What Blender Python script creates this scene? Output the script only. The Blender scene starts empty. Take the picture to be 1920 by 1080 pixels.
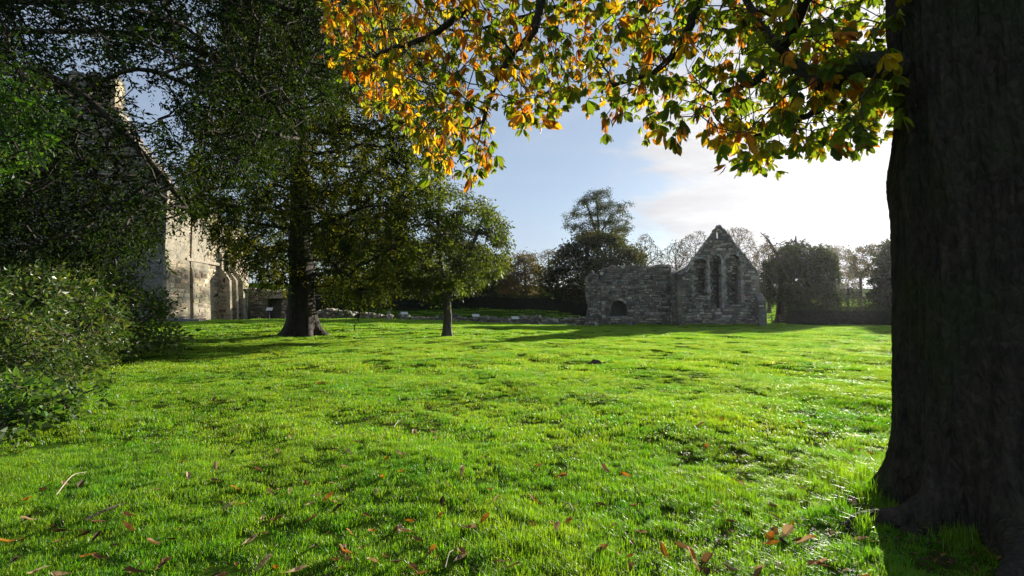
import bpy, math, random
import numpy as np
from mathutils import Vector, Matrix

# ------------------------------------------------------------------ camera, sky, sun, exposure
S = bpy.context.scene
COL = S.collection
CAM = np.array((0.0, 0.0, 1.5))
PITCH = math.radians(2.93)
FPX = 900.0                                   # focal length in photo pixels (1920 wide)
cam_d = bpy.data.cameras.new("camera")
cam_d.sensor_width = 36.0
cam_d.lens = FPX / 1920 * 36.0
cam_d.clip_start = 0.05
cam_d.clip_end = 3000
cam = bpy.data.objects.new("camera", cam_d)
COL.objects.link(cam)
cam.location = CAM
cam.rotation_euler = (math.pi / 2 + PITCH, 0, 0)
S.camera = cam

SUN_AZ = math.radians(38.8)                   # to the right of straight ahead (+Y)
SUN_EL = math.radians(15.3)
SUNDIR = Vector((math.sin(SUN_AZ) * math.cos(SUN_EL), math.cos(SUN_AZ) * math.cos(SUN_EL), math.sin(SUN_EL)))

W = bpy.data.worlds.new("World")
S.world = W
W.use_nodes = True
W.cycles.sampling_method = 'MANUAL'
W.cycles.sample_map_resolution = 512
nt = W.node_tree
nt.nodes.clear()
N = nt.nodes.new
L = nt.links.new
sky = N("ShaderNodeTexSky")
sky.sky_type = 'NISHITA'
sky.sun_disc = False
sky.sun_elevation = SUN_EL
sky.sun_rotation = SUN_AZ
sky.altitude = 20
sky.air_density = 1.0
sky.dust_density = 0.3
sky.ozone_density = 1.6
tc = N("ShaderNodeTexCoord")
mp = N("ShaderNodeMapping"); mp.inputs['Scale'].default_value = (2.2, 2.2, 7.0)
L(tc.outputs['Generated'], mp.inputs['Vector'])
nz = N("ShaderNodeTexNoise"); nz.inputs['Scale'].default_value = 1.5; nz.inputs['Detail'].default_value = 9; nz.inputs['Roughness'].default_value = 0.58
L(mp.outputs[0], nz.inputs['Vector'])
dotn = N("ShaderNodeVectorMath"); dotn.operation = 'DOT_PRODUCT'
L(tc.outputs['Generated'], dotn.inputs[0]); dotn.inputs[1].default_value = SUNDIR
# cloud bank around the sun: noise + closeness to the sun
ma = N("ShaderNodeMath"); ma.operation = 'MULTIPLY_ADD'
L(dotn.outputs['Value'], ma.inputs[0]); ma.inputs[1].default_value = 3.0; ma.inputs[2].default_value = -2.72
mb_ = N("ShaderNodeMath"); mb_.operation = 'ADD'
L(nz.outputs['Fac'], mb_.inputs[0]); L(ma.outputs[0], mb_.inputs[1])
cr = N("ShaderNodeMapRange"); cr.interpolation_type = 'SMOOTHSTEP'
cr.inputs['From Min'].default_value = 0.46; cr.inputs['From Max'].default_value = 0.62
L(mb_.outputs[0], cr.inputs['Value'])
# thin veil of high cloud everywhere
veil = N("ShaderNodeMapRange"); veil.interpolation_type = 'SMOOTHSTEP'
veil.inputs['From Min'].default_value = 0.35; veil.inputs['From Max'].default_value = 0.75
veil.inputs['To Min'].default_value = 0.40; veil.inputs['To Max'].default_value = 0.70
L(nz.outputs['Fac'], veil.inputs['Value'])
mxv = N("ShaderNodeMix"); mxv.data_type = 'RGBA'
L(veil.outputs[0], mxv.inputs['Factor']); L(sky.outputs[0], mxv.inputs['A']); mxv.inputs['B'].default_value = (4.1, 4.7, 5.9, 1)
mx = N("ShaderNodeMix"); mx.data_type = 'RGBA'
L(cr.outputs[0], mx.inputs['Factor']); L(mxv.outputs['Result'], mx.inputs['A'])
# cloud brightness: layered by a second noise, brighter towards the sun (forward scattering)
mp2 = N("ShaderNodeMapping"); mp2.inputs['Scale'].default_value = (3.0, 3.0, 14.0); L(tc.outputs['Generated'], mp2.inputs['Vector'])
nz2 = N("ShaderNodeTexNoise"); nz2.inputs['Scale'].default_value = 1.8; nz2.inputs['Detail'].default_value = 8; nz2.inputs['Roughness'].default_value = 0.6; L(mp2.outputs[0], nz2.inputs['Vector'])
pw = N("ShaderNodeMath"); pw.operation = 'POWER'; pw.use_clamp = False; mxd = N("ShaderNodeMath"); mxd.operation = 'MAXIMUM'; L(dotn.outputs['Value'], mxd.inputs[0]); mxd.inputs[1].default_value = 0.0
L(mxd.outputs[0], pw.inputs[0]); pw.inputs[1].default_value = 22.0
c1_ = N("ShaderNodeMath"); c1_.operation = 'MULTIPLY_ADD'; L(pw.outputs[0], c1_.inputs[0]); c1_.inputs[1].default_value = 2.6; c1_.inputs[2].default_value = 3.3
c2_ = N("ShaderNodeMath"); c2_.operation = 'MULTIPLY_ADD'; L(nz2.outputs['Fac'], c2_.inputs[0]); c2_.inputs[1].default_value = 4.0; L(c1_.outputs[0], c2_.inputs[2])
cc_ = N("ShaderNodeCombineColor"); L(c2_.outputs[0], cc_.inputs[0]); L(c2_.outputs[0], cc_.inputs[1]); c3_ = N("ShaderNodeMath"); c3_.operation = 'MULTIPLY'; L(c2_.outputs[0], c3_.inputs[0]); c3_.inputs[1].default_value = 1.03; L(c3_.outputs[0], cc_.inputs[2])
L(cc_.outputs[0], mx.inputs['B'])
bg = N("ShaderNodeBackground"); bg.inputs['Strength'].default_value = 0.058
L(mx.outputs['Result'], bg.inputs['Color'])
wo = N("ShaderNodeOutputWorld"); L(bg.outputs[0], wo.inputs['Surface'])

sun_d = bpy.data.lights.new("sun", 'SUN')
sun_d.energy = 5.0
sun_d.angle = math.radians(0.55)
sun_d.color = (1.0, 0.93, 0.80)
sun = bpy.data.objects.new("sun", sun_d)
COL.objects.link(sun)
sun.rotation_euler = (-SUNDIR).to_track_quat('-Z', 'Y').to_euler()

S.view_settings.view_transform = 'Standard'
S.view_settings.look = 'None'
S.view_settings.exposure = 1.25
S.view_settings.gamma = 1.0
S.render.engine = 'CYCLES'
S.cycles.max_bounces = 4
S.cycles.diffuse_bounces = 2
S.cycles.glossy_bounces = 2
S.cycles.transmission_bounces = 5
S.cycles.use_denoising = True
S.cycles.sample_clamp_indirect = 6

# ------------------------------------------------------------------ helpers
rng = np.random.default_rng(7)
random.seed(7)


def vp(px, py, D):
    """world point on the line of sight of photo pixel (px, py) at ground distance D."""
    u = (np.asarray(px, float) - 960) / FPX
    v = (540 - np.asarray(py, float)) / FPX
    dy = math.cos(PITCH) - v * math.sin(PITCH)
    dz = math.sin(PITCH) + v * math.cos(PITCH)
    t = np.asarray(D, float) / dy
    return np.stack([CAM[0] + u * t, CAM[1] + dy * t, CAM[2] + dz * t], -1)


def sm(a, b, t):
    t = np.clip((np.asarray(t, float) - a) / (b - a), 0, 1)
    return t * t * (3 - 2 * t)


def gz(x, y):
    """height of the ground."""
    x = np.asarray(x, float); y = np.asarray(y, float)
    z = 0.78 * sm(10, -22, x) * sm(24, 41, y)
    z = z + 1.75 * sm(61, 72, y) * sm(18, 4, x) 
    z = z + 13.0 * sm(74, 240, y)
    bump = 0.03 * np.sin(x * 1.3 + 0.7 * y) + 0.03 * np.sin(1.1 * y - 0.6 * x + 1.7) + 0.028 * np.sin(2.9 * x + 1.3 + 0.8 * np.sin(y)) * np.sin(2.6 * y + 0.9 * np.sin(1.7 * x))
    return z + bump * sm(1, 5, y)


def props(o, label=None, cat=None, group=None, kind=None):
    if label: o["label"] = label
    if cat: o["category"] = cat
    if group: o["group"] = group
    if kind: o["kind"] = kind
    return o


def empty(name, loc, label, cat, group=None):
    o = bpy.data.objects.new(name, None)
    o.empty_display_size = 0.2
    o.location = tuple(float(c) for c in loc)
    COL.objects.link(o)
    return props(o, label, cat, group)


def mesh_np(name, v, f, mat=None, col=None, smooth=False):
    """mesh out of arrays; f is (M,k) or a list of such arrays."""
    v = np.asarray(v, np.float32).reshape(-1, 3)
    fl = f if isinstance(f, list) else [f]
    fl = [np.asarray(a, np.int32) for a in fl if len(a)]
    me = bpy.data.meshes.new(name)
    me.vertices.add(len(v)); me.vertices.foreach_set("co", v.ravel())
    nl = sum(a.size for a in fl); nf = sum(len(a) for a in fl)
    me.loops.add(nl); me.polygons.add(nf)
    me.loops.foreach_set("vertex_index", np.concatenate([a.ravel() for a in fl]))
    tot = np.concatenate([np.full(len(a), a.shape[1], np.int32) for a in fl])
    st = np.concatenate([[0], np.cumsum(tot)[:-1]]).astype(np.int32)
    me.polygons.foreach_set("loop_start", st)
    me.polygons.foreach_set("use_smooth", np.full(nf, bool(smooth)))
    if col is not None:
        a = me.attributes.new("Col", 'FLOAT_COLOR', 'POINT')
        c = np.ones((len(v), 4), np.float32); c[:, :3] = col
        a.data.foreach_set("color", c.ravel())
    me.update(calc_edges=True)
    if mat: me.materials.append(mat)
    return me


def obj(name, me, parent=None, loc=None, rot=None):
    o = bpy.data.objects.new(name, me)
    COL.objects.link(o)
    if parent is not None: o.parent = parent
    if loc is not None: o.location = tuple(float(c) for c in loc)
    if rot is not None: o.rotation_euler = rot
    return o


class MB:
    """collects quads / tris with one colour per vertex."""
    def __init__(s): s.v = []; s.q = []; s.t = []; s.c = []; s.n = 0

    def add(s, v, q=None, t=None, c=(1, 1, 1)):
        v = np.asarray(v, float).reshape(-1, 3)
        s.v.append(v)
        cc = np.asarray(c, float)
        s.c.append(np.broadcast_to(cc, (len(v), 3)) if cc.ndim == 1 else cc)
        if q is not None and len(q): s.q.append(np.asarray(q, np.int64).reshape(-1, 4) + s.n)
        if t is not None and len(t): s.t.append(np.asarray(t, np.int64).reshape(-1, 3) + s.n)
        s.n += len(v)

    def box(s, lo, hi, c=(1, 1, 1), jit=0.0, R=None, o=(0, 0, 0)):
        lo = np.asarray(lo, float); hi = np.asarray(hi, float)
        k = np.array([(0, 0, 0), (1, 0, 0), (1, 1, 0), (0, 1, 0), (0, 0, 1), (1, 0, 1), (1, 1, 1), (0, 1, 1)], float)
        v = lo + k * (hi - lo)
        if jit: v = v + rng.normal(0, jit, v.shape)
        if R is not None: v = v @ np.asarray(R).T
        s.add(v + np.asarray(o), q=[(0, 3, 2, 1), (4, 5, 6, 7), (0, 1, 5, 4), (1, 2, 6, 5), (2, 3, 7, 6), (3, 0, 4, 7)], c=c)

    def mesh(s, name, mat, off=(0, 0, 0), smooth=False):
        v = np.concatenate(s.v) - np.asarray(off, float)
        f = []
        if s.q: f.append(np.concatenate(s.q))
        if s.t: f.append(np.concatenate(s.t))
        return mesh_np(name, v, f, mat, np.concatenate(s.c), smooth)


def unit(a):
    return a / np.maximum(np.linalg.norm(a, axis=-1, keepdims=True), 1e-9)


def frames(d):
    """two unit vectors across each direction d."""
    d = unit(d)
    h = np.where(np.abs(d[..., 2:3]) > 0.9, np.array([1.0, 0, 0]), np.array([0, 0, 1.0]))
    a = unit(np.cross(d, h)); b = np.cross(d, a)
    return a, b


def tube(pts, rad, n=8, jit=0.0, cap=True):
    pts = np.asarray(pts, float); rad = np.asarray(rad, float)
    d = np.gradient(pts, axis=0)
    d = unit(d)
    a0, _ = frames(d[:1]); a = a0[0]
    ang = np.arange(n) * 2 * math.pi / n
    V = []
    for i in range(len(pts)):
        a = a - d[i] * a.dot(d[i]); a = a / np.linalg.norm(a)
        b = np.cross(d[i], a)
        rr = rad[i] * (1 + (rng.normal(0, jit, n) if jit else 0))
        V.append(pts[i] + (np.cos(ang) * rr)[:, None] * a + (np.sin(ang) * rr)[:, None] * b)
    V = np.concatenate(V)
    Q = []
    for i in range(len(pts) - 1):
        j = np.arange(n); k = (j + 1) % n
        Q.append(np.stack([i * n + j, i * n + k, (i + 1) * n + k, (i + 1) * n + j], 1))
    return V, np.concatenate(Q)


def smooth_path(pts, n):
    """Catmull-Rom through control points (any columns)."""
    p = np.asarray(pts, float)
    P = np.vstack([2 * p[0] - p[1], p, 2 * p[-1] - p[-2]])
    out = []
    m = len(p) - 1
    for t in np.linspace(0, m, n):
        i = min(int(t), m - 1); f = t - i
        a, b, c, d = P[i], P[i + 1], P[i + 2], P[i + 3]
        out.append(0.5 * ((2 * b) + (-a + c) * f + (2 * a - 5 * b + 4 * c - d) * f * f + (-a + 3 * b - 3 * c + d) * f ** 3))
    return np.array(out)


def inpoly(x, y, poly):
    x = np.asarray(x, float); y = np.asarray(y, float)
    r = np.zeros(x.shape, bool)
    m = len(poly)
    for i in range(m):
        x0, y0 = poly[i]; x1, y1 = poly[(i + 1) % m]
        if y0 == y1: continue
        c = ((y0 > y) != (y1 > y)) & (x < (x1 - x0) * (y - y0) / (y1 - y0) + x0)
        r ^= c
    return r


# ------------------------------------------------------------------ materials
def newmat(name):
    m = bpy.data.materials.new(name); m.use_nodes = True
    t = m.node_tree; t.nodes.clear()
    out = t.nodes.new("ShaderNodeOutputMaterial")
    return m, t, t.nodes.new, t.links.new, out


def leaf_mat(name, trans=0.5, rough=0.45, tint=(1.25, 1.35, 0.55), spec=0.5, blot=0.0, blotcol=(0.10, 0.04, 0.012)):
    m, t, N, L, out = newmat(name)
    at = N("ShaderNodeAttribute"); at.attribute_name = "Col"
    g = N("ShaderNodeNewGeometry")
    nz = N("ShaderNodeTexNoise"); nz.inputs['Scale'].default_value = 14.0 if blot else 3.0; nz.inputs['Detail'].default_value = 4
    L(g.outputs['Position'], nz.inputs['Vector'])
    src = at.outputs['Color']
    if blot:
        mr = N("ShaderNodeMapRange"); mr.interpolation_type = 'SMOOTHSTEP'
        mr.inputs['From Min'].default_value = 0.62 - 0.1 * blot; mr.inputs['From Max'].default_value = 0.70
        L(nz.outputs['Fac'], mr.inputs['Value'])
        mxb = N("ShaderNodeMix"); mxb.data_type = 'RGBA'
        L(mr.outputs[0], mxb.inputs['Factor']); L(src, mxb.inputs['A']); mxb.inputs['B'].default_value = (*blotcol, 1)
        src = mxb.outputs['Result']
    p = N("ShaderNodeBsdfPrincipled")
    p.inputs['Roughness'].default_value = rough
    p.inputs['Specular IOR Level'].default_value = spec
    L(src, p.inputs['Base Color'])
    tr = N("ShaderNodeBsdfTranslucent")
    mul = N("ShaderNodeMix"); mul.data_type = 'RGBA'; mul.blend_type = 'MULTIPLY'; mul.inputs['Factor'].default_value = 1.0
    L(src, mul.inputs['A']); mul.inputs['B'].default_value = (*tint, 1)
    L(mul.outputs['Result'], tr.inputs['Color'])
    mx = N("ShaderNodeMixShader"); mx.inputs['Fac'].default_value = trans
    L(p.outputs[0], mx.inputs[1]); L(tr.outputs[0], mx.inputs[2]); L(mx.outputs[0], out.inputs['Surface'])
    return m


def bark_mat(name, c1, c2, scale=6.0, zs=0.25, bump=0.6, moss=None):
    m, t, N, L, out = newmat(name)
    tc = N("ShaderNodeTexCoord"); mp = N("ShaderNodeMapping")
    mp.inputs['Scale'].default_value = (1, 1, zs); L(tc.outputs['Object'], mp.inputs['Vector'])
    nz = N("ShaderNodeTexNoise"); nz.inputs['Scale'].default_value = scale; nz.inputs['Detail'].default_value = 8; nz.inputs['Roughness'].default_value = 0.65
    L(mp.outputs[0], nz.inputs['Vector'])
    vr = N("ShaderNodeTexVoronoi"); vr.feature = 'DISTANCE_TO_EDGE'; vr.inputs['Scale'].default_value = scale * 1.4
    L(mp.outputs[0], vr.inputs['Vector'])
    rp = N("ShaderNodeValToRGB"); rp.color_ramp.elements[0].position = 0.3; rp.color_ramp.elements[1].position = 0.72
    rp.color_ramp.elements[0].color = (*c1, 1); rp.color_ramp.elements[1].color = (*c2, 1)
    L(nz.outputs['Fac'], rp.inputs[0])
    src = rp.outputs[0]
    if moss:
        n2 = N("ShaderNodeTexNoise"); n2.inputs['Scale'].default_value = 1.3; n2.inputs['Detail'].default_value = 6
        L(tc.outputs['Object'], n2.inputs['Vector'])
        mr = N("ShaderNodeMapRange"); mr.inputs['From Min'].default_value = 0.48; mr.inputs['From Max'].default_value = 0.66
        L(n2.outputs['Fac'], mr.inputs['Value'])
        mxm = N("ShaderNodeMix"); mxm.data_type = 'RGBA'; L(mr.outputs[0], mxm.inputs['Factor']); L(src, mxm.inputs['A'])
        mxm.inputs['B'].default_value = (*moss, 1); src = mxm.outputs['Result']
    p = N("ShaderNodeBsdfPrincipled"); p.inputs['Roughness'].default_value = 0.85; p.inputs['Specular IOR Level'].default_value = 0.25
    L(src, p.inputs['Base Color'])
    ad = N("ShaderNodeMath"); ad.operation = 'MULTIPLY_ADD'; L(vr.outputs['Distance'], ad.inputs[0]); ad.inputs[1].default_value = 1.2; L(nz.outputs['Fac'], ad.inputs[2])
    bp = N("ShaderNodeBump"); bp.inputs['Strength'].default_value = bump; bp.inputs['Distance'].default_value = 0.05
    L(ad.outputs[0], bp.inputs['Height']); L(bp.outputs[0], p.inputs['Normal'])
    L(p.outputs[0], out.inputs['Surface'])
    return m


def stone_mat(name, lichen=(0.33, 0.34, 0.30), mult=1.0, moss=0.7):
    m, t, N, L, out = newmat(name)
    at = N("ShaderNodeAttribute"); at.attribute_name = "Col"
    g = N("ShaderNodeNewGeometry")
    nz = N("ShaderNodeTexNoise"); nz.inputs['Scale'].default_value = 5.0; nz.inputs['Detail'].default_value = 8; nz.inputs['Roughness'].default_value = 0.65
    L(g.outputs['Position'], nz.inputs['Vector'])
    n2 = N("ShaderNodeTexNoise"); n2.inputs['Scale'].default_value = 0.8; n2.inputs['Detail'].default_value = 7; n2.inputs['Roughness'].default_value = 0.7
    L(g.outputs['Position'], n2.inputs['Vector'])
    mr = N("ShaderNodeMapRange"); mr.inputs['From Min'].default_value = 0.3; mr.inputs['From Max'].default_value = 0.7
    mr.inputs['To Min'].default_value = 0.55 * mult; mr.inputs['To Max'].default_value = 1.3 * mult
    L(nz.outputs['Fac'], mr.inputs['Value'])
    mul = N("ShaderNodeMix"); mul.data_type = 'RGBA'; mul.blend_type = 'MULTIPLY'; mul.inputs['Factor'].default_value = 1
    L(at.outputs['Color'], mul.inputs['A']); L(mr.outputs[0], mul.inputs['B'])
    m2 = N("ShaderNodeMapRange"); m2.inputs['From Min'].default_value = 0.55; m2.inputs['From Max'].default_value = 0.68; m2.inputs['To Max'].default_value = 0.55
    L(n2.outputs['Fac'], m2.inputs['Value'])
    mx = N("ShaderNodeMix"); mx.data_type = 'RGBA'; L(m2.outputs[0], mx.inputs['Factor']); L(mul.outputs['Result'], mx.inputs['A']); mx.inputs['B'].default_value = (*lichen, 1)
    n3 = N("ShaderNodeTexNoise"); n3.inputs['Scale'].default_value = 1.1; n3.inputs['Detail'].default_value = 8; n3.inputs['Roughness'].default_value = 0.72; n3.inputs['Distortion'].default_value = 0.6
    vo = N("ShaderNodeVectorMath"); vo.operation = 'ADD'; vo.inputs[1].default_value = (31, 7, 13); L(g.outputs['Position'], vo.inputs[0]); L(vo.outputs[0], n3.inputs['Vector'])
    m4 = N("ShaderNodeMapRange"); m4.inputs['From Min'].default_value = 0.52; m4.inputs['From Max'].default_value = 0.62; m4.inputs['To Max'].default_value = moss
    L(n3.outputs['Fac'], m4.inputs['Value'])
    mx3 = N("ShaderNodeMix"); mx3.data_type = 'RGBA'; L(m4.outputs[0], mx3.inputs['Factor']); L(mx.outputs['Result'], mx3.inputs['A']); mx3.inputs['B'].default_value = (0.065, 0.07, 0.045, 1)
    p = N("ShaderNodeBsdfPrincipled"); p.inputs['Roughness'].default_value = 0.9; p.inputs['Specular IOR Level'].default_value = 0.2
    L(mx3.outputs['Result'], p.inputs['Base Color'])
    bp = N("ShaderNodeBump"); bp.inputs['Strength'].default_value = 0.7; bp.inputs['Distance'].default_value = 0.04
    L(nz.outputs['Fac'], bp.inputs['Height']); L(bp.outputs[0], p.inputs['Normal'])
    L(p.outputs[0], out.inputs['Surface'])
    return m


def plain_mat(name, c, rough=0.6, c2=None, scale=8.0, metal=0.0):
    m, t, N, L, out = newmat(name)
    p = N("ShaderNodeBsdfPrincipled"); p.inputs['Roughness'].default_value = rough; p.inputs['Metallic'].default_value = metal
    g = N("ShaderNodeNewGeometry"); nz = N("ShaderNodeTexNoise"); nz.inputs['Scale'].default_value = scale; nz.inputs['Detail'].default_value = 6
    L(g.outputs['Position'], nz.inputs['Vector'])
    rp = N("ShaderNodeValToRGB"); rp.color_ramp.elements[0].position = 0.35; rp.color_ramp.elements[1].position = 0.68
    c2 = c2 or tuple(x * 0.65 for x in c)
    rp.color_ramp.elements[0].color = (*c2, 1); rp.color_ramp.elements[1].color = (*c, 1)
    L(nz.outputs['Fac'], rp.inputs[0]); L(rp.outputs[0], p.inputs['Base Color'])
    bp = N("ShaderNodeBump"); bp.inputs['Strength'].default_value = 0.3; bp.inputs['Distance'].default_value = 0.02
    L(nz.outputs['Fac'], bp.inputs['Height']); L(bp.outputs[0], p.inputs['Normal'])
    L(p.outputs[0], out.inputs['Surface'])
    return m


def grass_mat(name, base, warm, trans=0.55):
    m, t, N, L, out = newmat(name)
    at = N("ShaderNodeAttribute"); at.attribute_name = "Col"
    g = N("ShaderNodeNewGeometry")
    nz = N("ShaderNodeTexNoise"); nz.inputs['Scale'].default_value = 0.5; nz.inputs['Detail'].default_value = 6; nz.inputs['Roughness'].default_value = 0.6
    L(g.outputs['Position'], nz.inputs['Vector'])
    oi = N("ShaderNodeObjectInfo")
    ad = N("ShaderNodeMath"); ad.operation = 'MULTIPLY_ADD'; L(oi.outputs['Random'], ad.inputs[0]); ad.inputs[1].default_value = 0.35; L(nz.outputs['Fac'], ad.inputs[2])
    mr = N("ShaderNodeMapRange"); mr.inputs['From Min'].default_value = 0.42; mr.inputs['From Max'].default_value = 0.95
    L(ad.outputs[0], mr.inputs['Value'])
    mx = N("ShaderNodeMix"); mx.data_type = 'RGBA'; L(mr.outputs[0], mx.inputs['Factor']); mx.inputs['A'].default_value = (*base, 1); mx.inputs['B'].default_value = (*warm, 1)
    mul = N("ShaderNodeMix"); mul.data_type = 'RGBA'; mul.blend_type = 'MULTIPLY'; mul.inputs['Factor'].default_value = 1
    L(mx.outputs['Result'], mul.inputs['A']); L(at.outputs['Color'], mul.inputs['B'])
    p = N("ShaderNodeBsdfPrincipled"); p.inputs['Roughness'].default_value = 0.40; p.inputs['Specular IOR Level'].default_value = 0.6
    L(mul.outputs['Result'], p.inputs['Base Color'])
    tr = N("ShaderNodeBsdfTranslucent")
    m3 = N("ShaderNodeMix"); m3.data_type = 'RGBA'; m3.blend_type = 'MULTIPLY'; m3.inputs['Factor'].default_value = 1
    L(mul.outputs['Result'], m3.inputs['A']); m3.inputs['B'].default_value = (2.0, 2.2, 0.8, 1)
    L(m3.outputs['Result'], tr.inputs['Color'])
    ms = N("ShaderNodeMixShader"); ms.inputs['Fac'].default_value = trans
    L(p.outputs[0], ms.inputs[1]); L(tr.outputs[0], ms.inputs[2]); L(ms.outputs[0], out.inputs['Surface'])
    return m


def ground_mat(name):
    m, t, N, L, out = newmat(name)
    g = N("ShaderNodeNewGeometry")
    n1 = N("ShaderNodeTexNoise"); n1.inputs['Scale'].default_value = 2.2; n1.inputs['Detail'].default_value = 10; n1.inputs['Roughness'].default_value = 0.7
    L(g.outputs['Position'], n1.inputs['Vector'])
    n2 = N("ShaderNodeTexNoise"); n2.inputs['Scale'].default_value = 0.25; n2.inputs['Detail'].default_value = 5
    L(g.outputs['Position'], n2.inputs['Vector'])
    rp = N("ShaderNodeValToRGB")
    e = rp.color_ramp.elements
    e[0].position = 0.34; e[0].color = (0.026, 0.015, 0.006, 1)
    e[1].position = 0.75; e[1].color = (0.050, 0.100, 0.012, 1)
    k = e.new(0.47); k.color = (0.026, 0.056, 0.006, 1)
    L(n1.outputs['Fac'], rp.inputs[0])
    mx = N("ShaderNodeMix"); mx.data_type = 'RGBA'; mx.blend_type = 'MULTIPLY'; mx.inputs['Factor'].default_value = 0.6
    r2 = N("ShaderNodeValToRGB"); r2.color_ramp.elements[0].color = (0.6, 0.7, 0.6, 1); r2.color_ramp.elements[1].color = (1.4, 1.25, 1.0, 1)
    L(n2.outputs['Fac'], r2.inputs[0]); L(rp.outputs[0], mx.inputs['A']); L(r2.outputs[0], mx.inputs['B'])
    p = N("ShaderNodeBsdfPrincipled"); p.inputs['Roughness'].default_value = 1.0; p.inputs['Specular IOR Level'].default_value = 0.0
    L(mx.outputs['Result'], p.inputs['Base Color'])
    bp = N("ShaderNodeBump"); bp.inputs['Strength'].default_value = 0.8; bp.inputs['Distance'].default_value = 0.06
    L(n1.outputs['Fac'], bp.inputs['Height']); L(bp.outputs[0], p.inputs['Normal'])
    L(p.outputs[0], out.inputs['Surface'])
    return m


M_ground = ground_mat("lawn_soil_and_turf")
M_grass = grass_mat("grass_blade", (0.064, 0.185, 0.006), (0.190, 0.250, 0.016))
M_bark_dark = bark_mat("dark_bark", (0.020, 0.016, 0.012), (0.070, 0.055, 0.040), 7, 0.2)
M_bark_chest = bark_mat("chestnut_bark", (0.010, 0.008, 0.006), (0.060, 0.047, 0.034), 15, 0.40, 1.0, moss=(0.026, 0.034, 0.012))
M_bark_grey = bark_mat("grey_bark", (0.05, 0.042, 0.032), (0.15, 0.125, 0.095), 8, 0.3)
M_twig = bark_mat("twig_bark", (0.035, 0.026, 0.018), (0.10, 0.075, 0.05), 12, 0.5, 0.2)
M_leaf = leaf_mat("evergreen_leaf", 0.40, 0.55, tint=(2.0, 1.9, 0.5), spec=0.12)
M_leaf_soft = leaf_mat("broad_leaf", 0.48, 0.5, tint=(1.6, 1.6, 0.5), spec=0.3)
M_leaf_gloss = leaf_mat("glossy_leaf", 0.34, 0.36, tint=(1.6, 1.7, 0.5), spec=0.42)
M_chest = leaf_mat("chestnut_leaf", 0.66, 0.5, tint=(1.7, 1.7, 0.6), blot=0.7, spec=0.3)
M_fallen = leaf_mat("fallen_leaf", 0.30, 0.55, tint=(1.3, 1.1, 0.7), blot=0.6, blotcol=(0.07, 0.035, 0.016), spec=0.12)
M_stone = stone_mat("rubble_stone")
M_stone_warm = stone_mat("dressed_and_sunlit_stone", (0.48, 0.42, 0.31), 1.05, 0.25)  # dressed stones; on the abbey side wall its warmth stands in for sunlight
M_mortar = stone_mat("mortar_core", (0.24, 0.24, 0.2), 0.8)
M_hedge_core = plain_mat("hedge_branches", (0.010, 0.016, 0.006), 0.95)
M_soil = plain_mat("dug_soil", (0.045, 0.028, 0.017), 0.95, (0.018, 0.012, 0.008), 18)
M_metal = plain_mat("painted_post", (0.10, 0.10, 0.10), 0.5)
M_panel = plain_mat("sign_panel", (0.55, 0.56, 0.52), 0.35, (0.35, 0.38, 0.36), 30)
M_wood = plain_mat("weathered_wood", (0.16, 0.12, 0.085), 0.85, (0.07, 0.05, 0.035), 12)
M_gravel = plain_mat("gravel", (0.30, 0.27, 0.22), 0.95, (0.15, 0.13, 0.1), 40)

# ------------------------------------------------------------------ lawn (one sheet to the horizon)
def axis(breaks):
    out = [breaks[0][0]]
    for (a, b, st) in breaks:
        n = max(1, int(round((b - a) / st)))
        out += list(a + (b - a) * (np.arange(1, n + 1) / n))
    return np.array(out)

gx = axis([(-480, -120, 40), (-120, -40, 4), (-40, -8, 0.8), (-8, 8, 0.25), (8, 40, 0.8), (40, 120, 4), (120, 480, 40)])
gy = axis([(-100, -12, 20), (-12, 0, 1.5), (0, 12, 0.25), (12, 40, 0.7), (40, 84, 1.2), (84, 260, 8), (260, 620, 40)])
X, Y = np.meshgrid(gx, gy)
Z = gz(X, Y)
nx, ny = len(gx), len(gy)
i, j = np.meshgrid(np.arange(nx - 1), np.arange(ny - 1))
q = (j * nx + i).ravel()
lawn = obj("lawn", mesh_np("lawn", np.stack([X, Y, Z], -1).reshape(-1, 3), np.stack([q, q + 1, q + nx + 1, q + nx], 1), M_ground, smooth=True))
props(lawn, kind="structure")


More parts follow.
